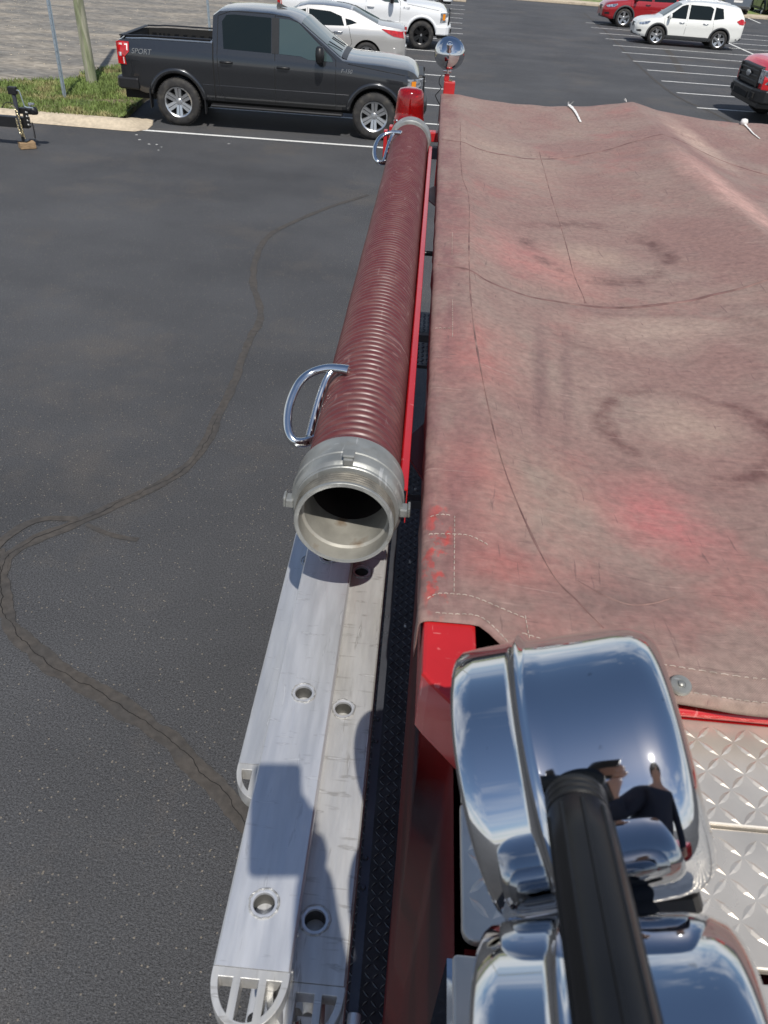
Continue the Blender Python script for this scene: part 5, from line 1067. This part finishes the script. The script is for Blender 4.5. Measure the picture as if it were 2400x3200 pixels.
# ------------------------------------------------------------------ hose bed cover
cov = thing('hose_bed_cover', 'faded maroon and tan vinyl cover sagging over the hose bed', 'tarp cover', (1.2, 3.0, 2.5))
YN, YF = .715, 5.275
def zc(x, y):
    # left bay sags between rail and centre divider, right bay between divider and far rail
    f = min(1, max(0, (y-.8)/.5))*min(1, max(0, (YF+.15-y)/.8))
    sag = .030+.064*f*(1-.25*abs(y-2.9)/2.3)
    u = max(0.0, (x-.150)/1.05)
    if x <= .150: z = 2.5895
    elif x <= 1.2:
        z = 2.5895+(.031*(u**2))-sag*4*u*(1-u)*(1.0-.25*u)*min(1, u/.06+.25)
    else:
        u = (x-1.2)/1.12; z = 2.62-.035*u-sag*1.15*4*u*(1-u)*(1.1-.2*u)
    z += .004*math.exp(-((x-1.2)/.06)**2)-.012*math.exp(-((x-1.2)/.05)**2)*min(1, max(0, (y-1)/.5))*min(1, max(0, (5.25-y)/.4))
    for ys, a in ((2.27, .006), (4.12, .005)): z -= min(1, max(0, (x-.15)/.1))*a*math.exp(-((y-ys-.05*(x-.6)**2)/.05)**2)
    w = min(1, max(0, (x-.15)/.15))
    z += w*(.0042*fbm(x*2.2, y*1.4)+.0018*fbm(x*8+y*3, y*4-x*2, 3)+.0012*math.sin((x*.75+y*.3)*38+3*fbm(x*2, y*2, 5)))
    return z
us = [0, .3, .6, .85]+np.linspace(1, 3, 9).tolist()                       # drape over the left rail
def cover_pt(s, y):
    # s<0 hangs outside the rail, s>=0 runs across
    hang = .055+.006*fbm(y*2.5, 3)+(.012 if y < .95 else 0)
    wob = .0025*fbm(y*4, 1.0)+.0012*fbm(y*14, 2.0)
    if s <= -.02: t = (-s-.02)/.08; return (.047+wob*(1+t), y, 2.575-hang*t)
    if s < .02:
        a = (s+.02)/.04*math.pi/2; return (.047+wob+.020*(1-math.cos(a)), y, 2.575+.014*math.sin(a))
    x = .067+(s-.02)
    return (x, y, zc(x, y) if x > .11 else zc(.11, y)*(x-.067)/.043+2.589*(1-(x-.067)/.043))
ss = [-.10, -.085, -.06, -.04, -.02, -.012, -.004, .004, .012, .02, .03, .04, .05]+np.arange(.063, 2.26, .0135).tolist()
ysn = np.arange(YN+.02, YF, .0165).tolist()
mb = MB(); NB = len(ss)
def front_y(x):                                   # near hem line: runs along the cap, then steps forward onto the header
    return float(np.interp(x, [0, .135, .145, .19, .30, .40, .50, 2.3], [.812, .812, .802, .765, .745, .734, .728, .728]))
rows = []
for j, y in enumerate(ysn):
    row = []
    for s in ss:
        xx = cover_pt(s, 1.0)[0]
        y0 = front_y(xx); yy = y0+(y-ysn[0])*(YF-y0)/(YF-ysn[0])
        far = .0 if yy < 5 else 0
        row.append(cover_pt(s, yy))
    rows.append(row)
# front skirt over the header on the wide part
fr_rows = []
for k in range(7, 0, -1):
    row = []
    for i, s in enumerate(ss):
        p = rows[0][i]; x = p[0]; m_ = min(1, max(0, (x-.15)/.08)); a_ = k/7
        drop = m_*(.024*a_*a_+.005*a_*math.sin(x*9)+.003*a_*fbm(x*7, 1)); out = m_*(.010*a_)+(1-m_)*.004*a_
        row.append((p[0], p[1]-out-.010*a_*(1-m_)*0, p[2]-drop-(1-m_)*.004*a_))
    fr_rows.append(row)
back = []
for k in range(1, 5): back.append([(p[0], p[1]+.006*k, p[2]-.012*k*k*.6) for p in rows[-1]])
allr = fr_rows+rows+back
mb.v = [p for r_ in allr for p in r_]
mb.f = [(j*NB+i, j*NB+i+1, (j+1)*NB+i+1, (j+1)*NB+i) for j in range(len(allr)-1) for i in range(NB-1)]; mb.mi = [0]*len(mb.f)
me = bpy.data.meshes.new('cover_sheet'); me.from_pydata(mb.v, [], mb.f); me.materials.append(MT['tarp']); me.polygons.foreach_set('use_smooth', [True]*len(me.polygons)); me.update()
sheet_o = put('cover_sheet', me, cov); so_ = sheet_o.modifiers.new('thick', 'SOLIDIFY'); so_.thickness = .0025; so_.offset = -1
import mathutils.bvhtree as bt
bv = bt.BVHTree.FromPolygons([Vector(v) for v in mb.v], mb.f)
def drop_on(x, y, dz=.001):
    h = bv.ray_cast(Vector((x, y, 4)), Vector((0, 0, -1)))
    return Vector((x, y, (h[0].z if h[0] else 2.58)+dz))
def on_cover(pts, n=12): return [drop_on(p[0], p[1]) for p in spline([(p[0], p[1], 0) for p in pts], n)]
def hem(name, pts, w, m, dz=.0012, n=14, j=.2):
    ps = on_cover(pts, n); mb = MB(); vs = []
    for i, p in enumerate(ps):
        d = (ps[min(i+1, len(ps)-1)]-ps[max(i-1, 0)]); d.z = 0; d.normalize(); s_ = Vector((-d.y, d.x, 0))*w/2*(1+j*fbm(p.x*8, p.y*8))
        a_ = drop_on(p.x-s_.x, p.y-s_.y, dz*.2); b_ = drop_on(p.x+s_.x, p.y+s_.y, dz*.2); vs += [a_, p+Vector((0, 0, dz)), b_]
    mb.add(vs, [q for i in range(len(ps)-1) for q in ((3*i, 3*i+3, 3*i+4, 3*i+1), (3*i+1, 3*i+4, 3*i+5, 3*i+2))])
    return mb.build(name, m, cov, smooth=60)
P2 = lambda lst, h=2.56: [at(x, y, h) for x, y in lst]
hem('seam', P2([(1365, 855), (1440, 868), (1560, 890), (1750, 905), (2000, 912), (2200, 910), (2400, 900), (2560, 890)]), .014, 'seam')
hem('seam', P2([(1378, 455), (1440, 464), (1600, 470), (1800, 466), (2000, 455), (2130, 455), (2250, 480), (2400, 508), (2500, 520)]), .016, 'seam')
hem('fold_crease', P2([(1436, 400), (1440, 560), (1462, 640), (1462, 830), (1470, 1000), (1500, 1200), (1570, 1480), (1700, 1780), (1800, 1900), (1880, 1985)]), .0034, 'seam', .0004, 16, 1.0)
for pl in ([(1690, 450), (1735, 600), (1770, 700), (1800, 810), (1840, 900)], [(1800, 1830), (1960, 1900), (2110, 1860)]):
    hem('fold_crease', P2(pl), .0028, 'seam', .0003, 12, 1.3)
def stitches(name, pts, ln=.0060, gap=.0030, r=.0008):
    ps = on_cover(pts, 40); mb = MB(); acc = 0; st = None
    d_on = True; cur = [ps[0]]
    for a, b in zip(ps, ps[1:]):
        acc += (b-a).length; cur.append(b)
        if acc > (ln if d_on else gap):
            if d_on and len(cur) > 1:
                q = [cur[0]+Vector((0, 0, -.0002)), (cur[0]+cur[-1])/2+Vector((0, 0, .0008)), cur[-1]+Vector((0, 0, -.0002))]; mb.tube(q, r, 5)
            cur = [b]; acc = 0; d_on = not d_on
    o = mb.build(name, 'thread', cov); o['kind'] = 'stuff'; return o
stitches('stitching', P2([(1345, 1618), (1380, 1612), (1420, 1617)], 2.587)); stitches('stitching', P2([(1420, 1617), (1419, 1740), (1418, 1866)], 2.587))
stitches('stitching', P2([(1335, 1876), (1370, 1862), (1420, 1864), (1475, 1872), (1560, 1905), (1640, 1930)], 2.585)); stitches('stitching', P2([(1640, 1930), (1648, 1980), (1662, 2040)], 2.58))
stitches('stitching', P2([(1340, 1672), (1420, 1674), (1470, 1680), (1530, 1710)], 2.587))
stitches('stitching', [(.072, .822), (.10, .822), (.128, .824), (.150, .812), (.185, .766)])
stitches('stitching', [(.20, .800), (.30, .782), (.45, .772), (.7, .770), (1.0, .77), (1.3, .77)])
stitches('stitching', [(.26, .748), (.33, .738), (.40, .731), (.5, .727), (.7, .727), (1.0, .727)])
stitches('stitching', P2([(1414, 940), (1414, 1060)], 2.587)); stitches('stitching', P2([(1360, 1028), (1416, 1030)], 2.587)); stitches('stitching', P2([(1413, 730), (1412, 800)], 2.587))
# snap fastener by the hem
sp_ = drop_on(.420, .738, 0)
nrm_ = Vector((0, -.2, .97))
mb = MB(); mb.lathe([(.0155, -.003), (.0155, .001), (.0140, .0028), (.0065, .0030), (.006, .0022), (.0045, .0022), (.0042, .0052), (.002, .0064), (0, .0066)], axis_frame(sp_+Vector((0, 0, .002)), nrm_), 36); mb.build('snap_fastener', 'cast', cov, smooth=40)
sp_ = drop_on(1.0, .738, 0); mb = MB(); mb.lathe([(.0155, -.003), (.0155, .001), (.0140, .0028), (.0065, .0030), (.0042, .0052), (0, .0066)], axis_frame(sp_+Vector((0, 0, .002)), nrm_), 36); mb.build('snap_fastener', 'cast', cov, smooth=40)
# white cords knotted at the far hem
def cordlet(pts, rr, knot=None, name='tie_cord'):
    ps = [drop_on(p[0], min(p[1], 5.268), .006) for p in spline([(p.x, p.y, 0) for p in pts], 6)]
    mb = MB(); n_ = len(ps); mb.tube([p+Vector((0, 0, .003*fbm(i*.9, 1))) for i, p in enumerate(ps)], [rr*.8*(1-.5*i/n_)*(1+.5*fbm(i*1.9, 4)) for i in range(n_)], 8, flat=.5)
    o = mb.build(name, 'cord', cov, smooth=60)
    fz = MB()
    for k in range(5): fz.tube([ps[0], ps[0]+Vector((rng.uniform(-.02, .03), rng.uniform(0, .01), rng.uniform(.008, .022)))], .0006, 4)
    f_ = fz.build('frayed_end', 'cord', o); f_['kind'] = 'stuff'
    return o
cordlet([aty(1777, 336, 5.27), at(1793, 350, 2.565), at(1803, 362, 2.565), at(1815, 378, 2.565)], .013)
o = cordlet([at(2333, 357, 2.61), at(2350, 368, 2.61), at(2368, 380, 2.61), at(2388, 391, 2.61)], .008)
kp = drop_on(at(2322, 348, 2.615).x, 5.235, .016); mb = MB(); mb.lathe([(0, -.02), (.017, -.015), (.022, 0), (.017, .015), (0, .02)], Matrix.Translation(kp), 14); mb.build('cord_knot', 'cord', cov, smooth=60)
o = MB(); tp = drop_on(1.165, 5.262, .004); 
for k in range(4): o.tube([tp, tp+Vector((rng.uniform(-.02, .02), 0, rng.uniform(.01, .022)))], .0008, 4)
o.build('frayed_end', 'cord', cov)['kind'] = 'stuff'

# ------------------------------------------------------------------ suction hose lying in its tray
hs = thing('suction_hose', 'ribbed maroon hard suction hose with grey couplings lying along the truck', 'suction hose', (-.09, 1.04, 2.57))
HA, HB_ = Vector((-.088, 1.037, 2.569)), Vector((-.092, 4.133, 2.545))
hd = (HB_-HA).normalized(); hf = axis_frame(HA, hd, (0, 0, 1))
Rh = .0885; Lh = (HB_-HA).length; y0 = .118; y1 = Lh-.035; pit = .0222; nr = int((y1-y0)/pit)
prof = []
for i in range(nr):
    z = y0+i*pit; w_ = 1+.004*math.sin(i*.37)
    prof += [(Rh*w_-.0075, z), (Rh*w_-.0036, z+pit*.12), (Rh*w_-.0006, z+pit*.28), (Rh*w_, z+pit*.50), (Rh*w_-.0006, z+pit*.72), (Rh*w_-.0036, z+pit*.88)]
prof.append((Rh-.0034, y0+nr*pit))
mb = MB().lathe(prof, hf, 72); mb.build('hose_sleeve', 'hose', hs, smooth=75)
mb = MB().lathe([(.074, .10), (.072, Lh*.5), (.072, Lh-.05), (0, Lh-.05)], hf, 48); mb.build('hose_bore', 'hose_in', hs, smooth=40)
# near coupling: threaded snout, shoulder, lugs
prof = [(.0850, .006)]
for k in range(4): prof += [(.0838, .007+k*.0064), (.0882, .0098+k*.0064), (.0882, .0114+k*.0064)]
prof += [(.0838, .0335), (.0835, .0375)]
thr = prof
prof = [(.0790, .0), (.0800, -.0005), (.0862, -.0005), (.0870, .0005), (.0870, .0055), (.0850, .006)]
prof += [(.0835, .0375), (.0925, .0385), (.0940, .0400), (.0940, .0455), (.0990, .0500), (.0998, .0520), (.0998, .074), (.1018, .0755), (.1018, .079), (.0998, .0805), (.0998, .128), (.0975, .1305), (.086, .131)]
mb = MB().lathe(prof, hf, 96); cp = mb.build('coupling', 'cast', hs, smooth=35)
mb = MB().lathe(thr, hf, 96); mb.build('thread', 'brass', cp, smooth=30)
mb = MB().lathe([(.0790, .0), (.0780, .03), (.0740, .034), (.0730, .05), (.0725, .11)], hf, 80); mb.build('coupling_bore', 'coupin', cp, smooth=40)
for a_ in (90, 2, 178, 270):
    m_ = hf @ Matrix.Rotation(R_(a_), 4, 'Z')
    mb = MB(); mb.box((.094, -.0085, .040), (.1085, .0085, .063), M=m_); mb.box((.1085, -.0105, .043), (.1135, .0105, .066), M=m_)
    mb.build('lug', 'cast', cp, bevel=.003)
# far coupling
prof = [(.086, Lh-.075), (.0975, Lh-.074), (.1005, Lh-.068), (.1030, Lh-.066), (.1035, Lh-.03), (.1035, Lh+.03), (.1015, Lh+.033), (.085, Lh+.034), (.08, Lh-.02)]
mb = MB().lathe(prof, hf, 80); cp2 = mb.build('coupling', 'cast', hs, smooth=35)
# long swivel handles: chrome loops hugging the hose
def handle(t0, parent):
    y = t0
    def hp(ang, dy, rad): return HA+hd*(y+dy)+Vector((math.cos(R_(ang))*rad, 0, math.sin(R_(ang))*rad))
    outer = spline([hp(112, .020, .090), hp(122, .022, .100), hp(136, .024, .118), hp(149, .014, .138), hp(158, -.014, .150), hp(169, -.058, .153), hp(179, -.096, .147), hp(186, -.116, .134), hp(190, -.112, .116), hp(192, -.098, .100), hp(194, -.090, .088)], 7)
    rs = [.0100+.0035*abs(2*i/(len(outer)-1)-1)**4 for i in range(len(outer))]; rs[0] = .006; rs[1] = .009
    mb = MB().tube(outer, rs, 12, flat=.85)
    inner = spline([hp(132, .022, .106), hp(142, .006, .104), hp(158, -.030, .099), hp(176, -.068, .099), hp(188, -.098, .104)], 7)
    mb.tube(inner, .0082, 10)
    return mb.build('handle', 'satin', parent, smooth=60)
handle(.395, hs); handle(2.80, hs)

# ------------------------------------------------------------------ ladders on edge below the hose
def beam(name, m, parent, x0, x1, y0_, y1_, z, holes=(), th=.030, hr=.0148):
    # flat-topped hollow beam with round rung holes cut through its upper face
    bm = bmesh.new(); bl = .0025; xc = (x0+x1)/2; es = []; seg = 24
    def loop(pts):
        v = [bm.verts.new(p) for p in pts]; e = [bm.edges.new((v[i], v[(i+1) % len(v)])) for i in range(len(v))]; es.extend(e); return v
    o = loop([(x0+bl, y0_, z), (x1-bl, y0_, z), (x1-bl, y1_, z), (x0+bl, y1_, z)])
    rings = [loop([(xc+hr*math.cos(2*math.pi*k/seg), h+hr*math.sin(2*math.pi*k/seg), z) for k in range(seg)]) for h in holes]
    bmesh.ops.triangle_fill(bm, use_beauty=True, use_dissolve=False, edges=es)
    for r_ in rings:
        lo_ = [bm.verts.new((v.co.x, v.co.y, z-th+.004)) for v in r_]
        for k in range(seg): bm.faces.new((r_[k], r_[(k+1) % seg], lo_[(k+1) % seg], lo_[k]))
    ends = []
    for y in (y0_, y1_):
        ends.append([bm.verts.new(p) for p in ((x0, y, z-bl), (x0, y, z-th), (x1, y, z-th), (x1, y, z-bl))])
    A, B = ends; oa, ob = (o[0], o[1]), (o[3], o[2])
    bm.faces.new((oa[0], ob[0], B[0], A[0])); bm.faces.new((A[0], B[0], B[1], A[1])); bm.faces.new((A[1], B[1], B[2], A[2])); bm.faces.new((A[2], B[2], B[3], A[3])); bm.faces.new((A[3], B[3], ob[1], oa[1]))
    bm.faces.new((oa[0], A[0], A[1], A[2], A[3], oa[1])); bm.faces.new((ob[1], B[3], B[2], B[1], B[0], ob[0]))
    bmesh.ops.recalc_face_normals(bm, faces=bm.faces)
    me = bpy.data.meshes.new(name); bm.to_mesh(me); bm.free(); me.materials.append(MT[m]); return put(name, me, parent)
def weld_ring(x, y, z, parent, r=.0168, R2=.0238):
    mb = MB(); mb.lathe([(r-.0025, -.004), (r-.0022, .0006), (r+.001, .0012), (R2-.004, .0008)], Matrix.Translation((x, y, z)), 32)
    ps = [(x+(R2-.004+.0016*fbm(k*1.7, x*50, y*9))*math.cos(2*math.pi*k/28), y+(R2-.004+.0016*fbm(k*1.7, x*50, y*9))*math.sin(2*math.pi*k/28), z+.0006) for k in range(28)]
    w_ = MB(); w_.v = mb.v; w_.f = mb.f; w_.mi = mb.mi; f_ = w_.build('rung_flare', 'alu', parent, smooth=40)
    v_ = MB().tube(ps, [.0016*(1+.5*fbm(k*2.3, y*7, 2)) for k in range(28)], 6, closed=True); v_.build('weld_bead', 'weld', f_, smooth=50)
def end_cap(x0, x1, y, z, parent, th=.030, solid_third=False):
    # rounded butt casting: a D-shaped rim with two bars, open slots between
    xc, R1 = (x0+x1)/2, (x1-x0)/2; ry = .062; n_ = 28; ins = .0088
    bm = bmesh.new()
    def arc(rx, ry_, y_, a0, a1, m): return [(xc+rx*math.cos(a0+(a1-a0)*k/m), y_-ry_*math.sin(a0+(a1-a0)*k/m)) for k in range(m+1)]
    out = [(x1, y), (x0, y)]+arc(R1, ry, y-.006, math.pi, 0, n_)
    ri, rj = R1-ins, ry-ins; w3 = R1*2/3*.5
    def slot(xa, xb):
        pts = []
        top = y-.0115
        m = 8; bot = []
        for k in range(m+1):
            x = xa+(xb-xa)*k/m; q = max(0, 1-((x-xc)/ri)**2); bot.append((x, min(y-.006-rj*math.sqrt(q), top-.003)))
        rr_ = .003
        return [(xb-rr_, top), (xb, top-rr_)]+bot[::-1][0:]+[(xa, top-rr_), (xa+rr_, top)] if False else [(xa, top), *bot, (xb, top)]
    bw = .0050
    holes = [slot(xc-ri*.985, xc-w3-bw), slot(xc-w3+bw, xc+w3-bw), slot(xc+w3+bw, xc+ri*.985)]
    vs_all = []
    def loop(pts, zz):
        v = [bm.verts.new((p[0], p[1], zz)) for p in pts]
        e = [bm.edges.new((v[i], v[(i+1) % len(v)])) for i in range(len(v))]; return v, e
    for zz, flip in ((z, False), (z-th, True)):
        es = []; lv = []
        for pts in [out]+holes:
            v, e = loop(pts, zz); es += e; lv.append(v)
        bmesh.ops.triangle_fill(bm, use_beauty=True, use_dissolve=False, edges=es)
        vs_all.append(lv)
    for a_, b_ in zip(vs_all[0], vs_all[1]):
        for i in range(len(a_)):
            j = (i+1) % len(a_); bm.faces.new((a_[i], a_[j], b_[j], b_[i]))
    bmesh.ops.recalc_face_normals(bm, faces=bm.faces)
    me = bpy.data.meshes.new('end_cap'); bm.to_mesh(me); bm.free(); me.materials.append(MT['alu_worn'])
    return put('end_cap', me, parent, bevel=.0008)
def ladder_side(parent, x0, x1, y0_, y1_, z, holes, m, depth=.42, hr=.0148):
    b_ = beam('beam', m, parent, x0, x1, y0_, y1_, z, holes, hr=hr)
    xc = (x0+x1)/2
    for h in holes:
        if h < 1.4: weld_ring(xc, h, z, b_)
        mb = MB().lathe([(hr+.001, -depth+.03), (hr+.003, -depth+.03), (hr+.003, -.031), (hr+.001, -.031)], Matrix.Translation((xc, h, z-.0005)), 24); rg_ = mb.build('rung', m, parent, smooth=40)
        mb = MB().lathe([(hr-.0004, -.004), (hr-.0004, -depth+.03)], Matrix.Translation((xc, h, z)), 24); mb.build('rung_bore', 'borem', rg_, smooth=40)
    beam('beam', m, parent, x0, x1, y0_, y1_, z-depth, (), hr=hr)
    return b_
Z1, Z2, Z3 = 2.350, 2.318, 2.215
ext = thing('extension_ladder', 'bright aluminium extension ladder of two nested sections stowed on edge', 'ladder', (-.10, 2.3, 1.9))
h1 = [at(817, 2823, Z1).y+.3556*k for k in range(11)]; h2 = [at(984, 2875, Z2).y+.3556*k for k in range(11)]
e1y = at(780, 3025, Z1).y; e2y = at(1000, 3075, Z2).y
ladder_side(ext, -.178, -.0805, e1y, 4.35, Z1, h1, 'alu', .44); end_cap(-.178, -.0805, e1y-.0005, Z1-.0008, ext)
ladder_side(ext, -.110, -.0105, e2y, 4.35, Z2, h2, 'alu_worn', .40); end_cap(-.110, -.0105, e2y-.0005, Z2-.0008, ext)
for y in (e1y+.005, e1y+.05):
    mb = MB().lathe([(.0035, 0), (.003, .0025), (0, .003)], axis_frame((-.080, y, Z1-.012), (1, 0, 0)), 8); mb.build('rivet', 'alu_worn', ext, smooth=50)
# pawl hardware glimpsed below the butts
mb = MB(); mb.box((-.118, e1y-.050, Z2-.12), (-.100, e1y-.030, Z2-.045)); mb.box((-.13, e1y-.055, Z2-.135), (-.088, e1y-.025, Z2-.12)); mb.build('pawl', 'alu_worn', ext, bevel=.002)
for k, (x, y) in enumerate([(-.072, e2y-.02), (-.056, e2y-.024), (-.125, e2y-.03)]):
    mb = MB().tube([(x, y, Z2-.05), (x+.004, y-.012, Z2-.30)], .0085, 14); mb.build('guide_tube', 'chrome', ext, smooth=40)
rl = thing('roof_ladder', 'lower aluminium ladder tucked outside the nested pair, its rounded end showing', 'ladder', (-.19, 2.3, 1.8))
e3y = at(800, 2388, Z3).y
h3 = [at(946, 1752, Z3).y+.3556*k for k in range(8)]
ladder_side(rl, -.2365, -.140, e3y, 4.1, Z3, h3, 'alu', .42); end_cap(-.2365, -.140, e3y-.0005, Z3-.0008, rl)

# ------------------------------------------------------------------ the photographer, whose shadow lies across the ladders
ps_ = thing('person', 'photographer in navy jacket whose raised phone shadows the ladder beams', 'person', (.34, -.31, 1.85))
def skin(name, chain, edges, m, parent, sub=2):
    bm = bmesh.new(); vs = [bm.verts.new(p) for p, _ in chain]
    for a_, b_ in edges: bm.edges.new((vs[a_], vs[b_]))
    me = bpy.data.meshes.new(name); bm.to_mesh(me); bm.free(); me.materials.append(MT[m])
    o = put(name, me, parent)
    sk = o.modifiers.new('skin', 'SKIN'); sk.use_smooth_shade = True
    for v, (_, r_) in zip(me.skin_vertices[0].data, chain): v.radius = (r_, r_); v.use_root = False
    me.skin_vertices[0].data[0].use_root = True
    sd = o.modifiers.new('sub', 'SUBSURF'); sd.levels = sub; sd.render_levels = sub
    return o
X0, Y0_ = .34, -.31
body = [((X0, Y0_, 2.78), .150), ((X0, Y0_, 2.98), .140), ((X0, Y0_, 3.18), .150), ((X0, Y0_+.01, 3.30), .115), ((X0, Y0_+.02, 3.39), .058), ((X0-.01, Y0_+.05, 3.50), .088), ((X0-.01, Y0_+.06, 3.59), .085),
        ((X0-.17, Y0_+.02, 3.28), .070), ((X0-.22, Y0_+.08, 3.02), .052), ((X0-.27, Y0_+.20, 3.16), .040), ((.066, -.068, 3.285), .026),
        ((X0+.18, Y0_+.01, 3.27), .070), ((X0+.26, Y0_+.02, 2.98), .052), ((X0+.24, Y0_+.14, 2.74), .036), ((X0+.23, Y0_+.17, 2.66), .034),
        ((X0-.10, Y0_, 2.66), .100), ((X0-.11, Y0_+.02, 2.32), .072), ((X0-.11, Y0_-.02, 1.95), .050), ((X0-.11, Y0_+.10, 1.90), .042),
        ((X0+.10, Y0_, 2.66), .100), ((X0+.11, Y0_+.02, 2.32), .072), ((X0+.11, Y0_-.02, 1.95), .050), ((X0+.11, Y0_+.10, 1.90), .042)]
ed = [(0, 1), (1, 2), (2, 3), (3, 4), (4, 5), (5, 6), (3, 7), (7, 8), (8, 9), (9, 10), (3, 11), (11, 12), (12, 13), (13, 14), (0, 15), (15, 16), (16, 17), (17, 18), (0, 19), (19, 20), (20, 21), (21, 22)]
bo = skin('body', body, ed, 'skin', ps_)
jk = skin('jacket', [(p, r_*1.12+.006) for p, r_ in body[:4]]+[(body[k][0], body[k][1]*1.14+.008) for k in (7, 8, 9)]+[(body[k][0], body[k][1]*1.14+.008) for k in (11, 12, 13)], [(0, 1), (1, 2), (2, 3), (3, 4), (4, 5), (5, 6), (3, 7), (7, 8), (8, 9)], 'cloth', ps_)
tr_ = skin('trousers', [((X0, Y0_, 2.76), .160)]+[(body[k][0], body[k][1]*1.12+.008) for k in (15, 16, 17)]+[(body[k][0], body[k][1]*1.12+.008) for k in (19, 20, 21)], [(0, 1), (1, 2), (2, 3), (0, 4), (4, 5), (5, 6)], 'jeans', ps_)
mb = MB().lathe([(.0, .125), (.05, .115), (.085, .08), (.102, .03), (.098, -.02), (.09, -.05)], Matrix.Translation((X0-.01, Y0_+.045, 3.57)), 24); mb.build('hair', 'hair', ps_, smooth=60)
mb = MB().lathe([(0, .028), (.008, .02), (.015, -.01), (.012, -.018)], axis_frame((X0-.01, Y0_+.135, 3.535), (0, .5, .86)), 12); mb.build('nose', 'skin', ps_, smooth=60)
for s in (-1, 1):
    mb = MB().lathe([(0, .012), (.008, .009), (.012, 0), (0, -.012)], axis_frame((X0-.01+s*.032, Y0_+.128, 3.568), (0, 1, 0)), 12); mb.build('eye', 'cord', ps_, smooth=60)
    mb = MB().lathe([(0, .006), (.022, .004), (.026, 0), (0, -.006)], axis_frame((X0-.01+s*.087, Y0_+.045, 3.55), (s, 0, 0)), 12); mb.build('ear', 'skin', ps_, smooth=60)
    mb = MB(); mb.prism([(X0+s*.11-.05, Y0_-.09), (X0+s*.11+.05, Y0_-.09), (X0+s*.11+.05, Y0_+.16), (X0+s*.11, Y0_+.20), (X0+s*.11-.05, Y0_+.16)], 1.851, 1.93); mb.build('shoe', 'black', ps_, bevel=.02)
# phone: a slab just behind the camera position, square to the view
PH = Matrix([[CR[i][0], CR[i][1], -CR[i][2], (0, 0, H)[i]] for i in range(3)]+[[0, 0, 0, 1]])
ph = thing('phone', 'black phone held upright in the photographer\'s left hand', 'phone', (0, -.01, 3.33))
mb = MB(); mb.prism(rounded(-.034, -.142, .044, .014, .010), .012, .020, M=PH); mb.build('case', 'black', ph, bevel=.002)
mb = MB(); mb.prism(rounded(-.031, -.139, .041, .011, .008), .0203, .0206, M=PH); mb.build('screen', 'glass', ph)
# hand: palm beside the phone, four fingers across its back, thumb along its edge
def PV(x, y, z): return PH @ Vector((x, y, z))
skin('palm', [((.066, -.068, 3.285), .024), (PV(.060, -.105, .030), .024), (PV(.056, -.085, .026), .020)], [(0, 1), (1, 2)], 'skin', bo)
for k, (yy, ln) in enumerate([(-.062, .060), (-.078, .066), (-.094, .062), (-.109, .050)]):
    skin('finger', [(PV(.060, yy-.004, .026), .0085), (PV(.062, yy, .010), .0082), (PV(.045, yy+.002, .0035), .0076), (PV(.052-ln*.55, yy+.003, .0035), .0070), (PV(.052-ln, yy+.003, .0055), .0060)], [(0, 1), (1, 2), (2, 3), (3, 4)], 'skin', bo)
skin('thumb', [(PV(.056, -.105, .034), .012), (PV(.058, -.075, .030), .0100), (PV(.050, -.045, .028), .0088), (PV(.038, -.028, .028), .0075)], [(0, 1), (1, 2), (2, 3)], 'skin', bo)
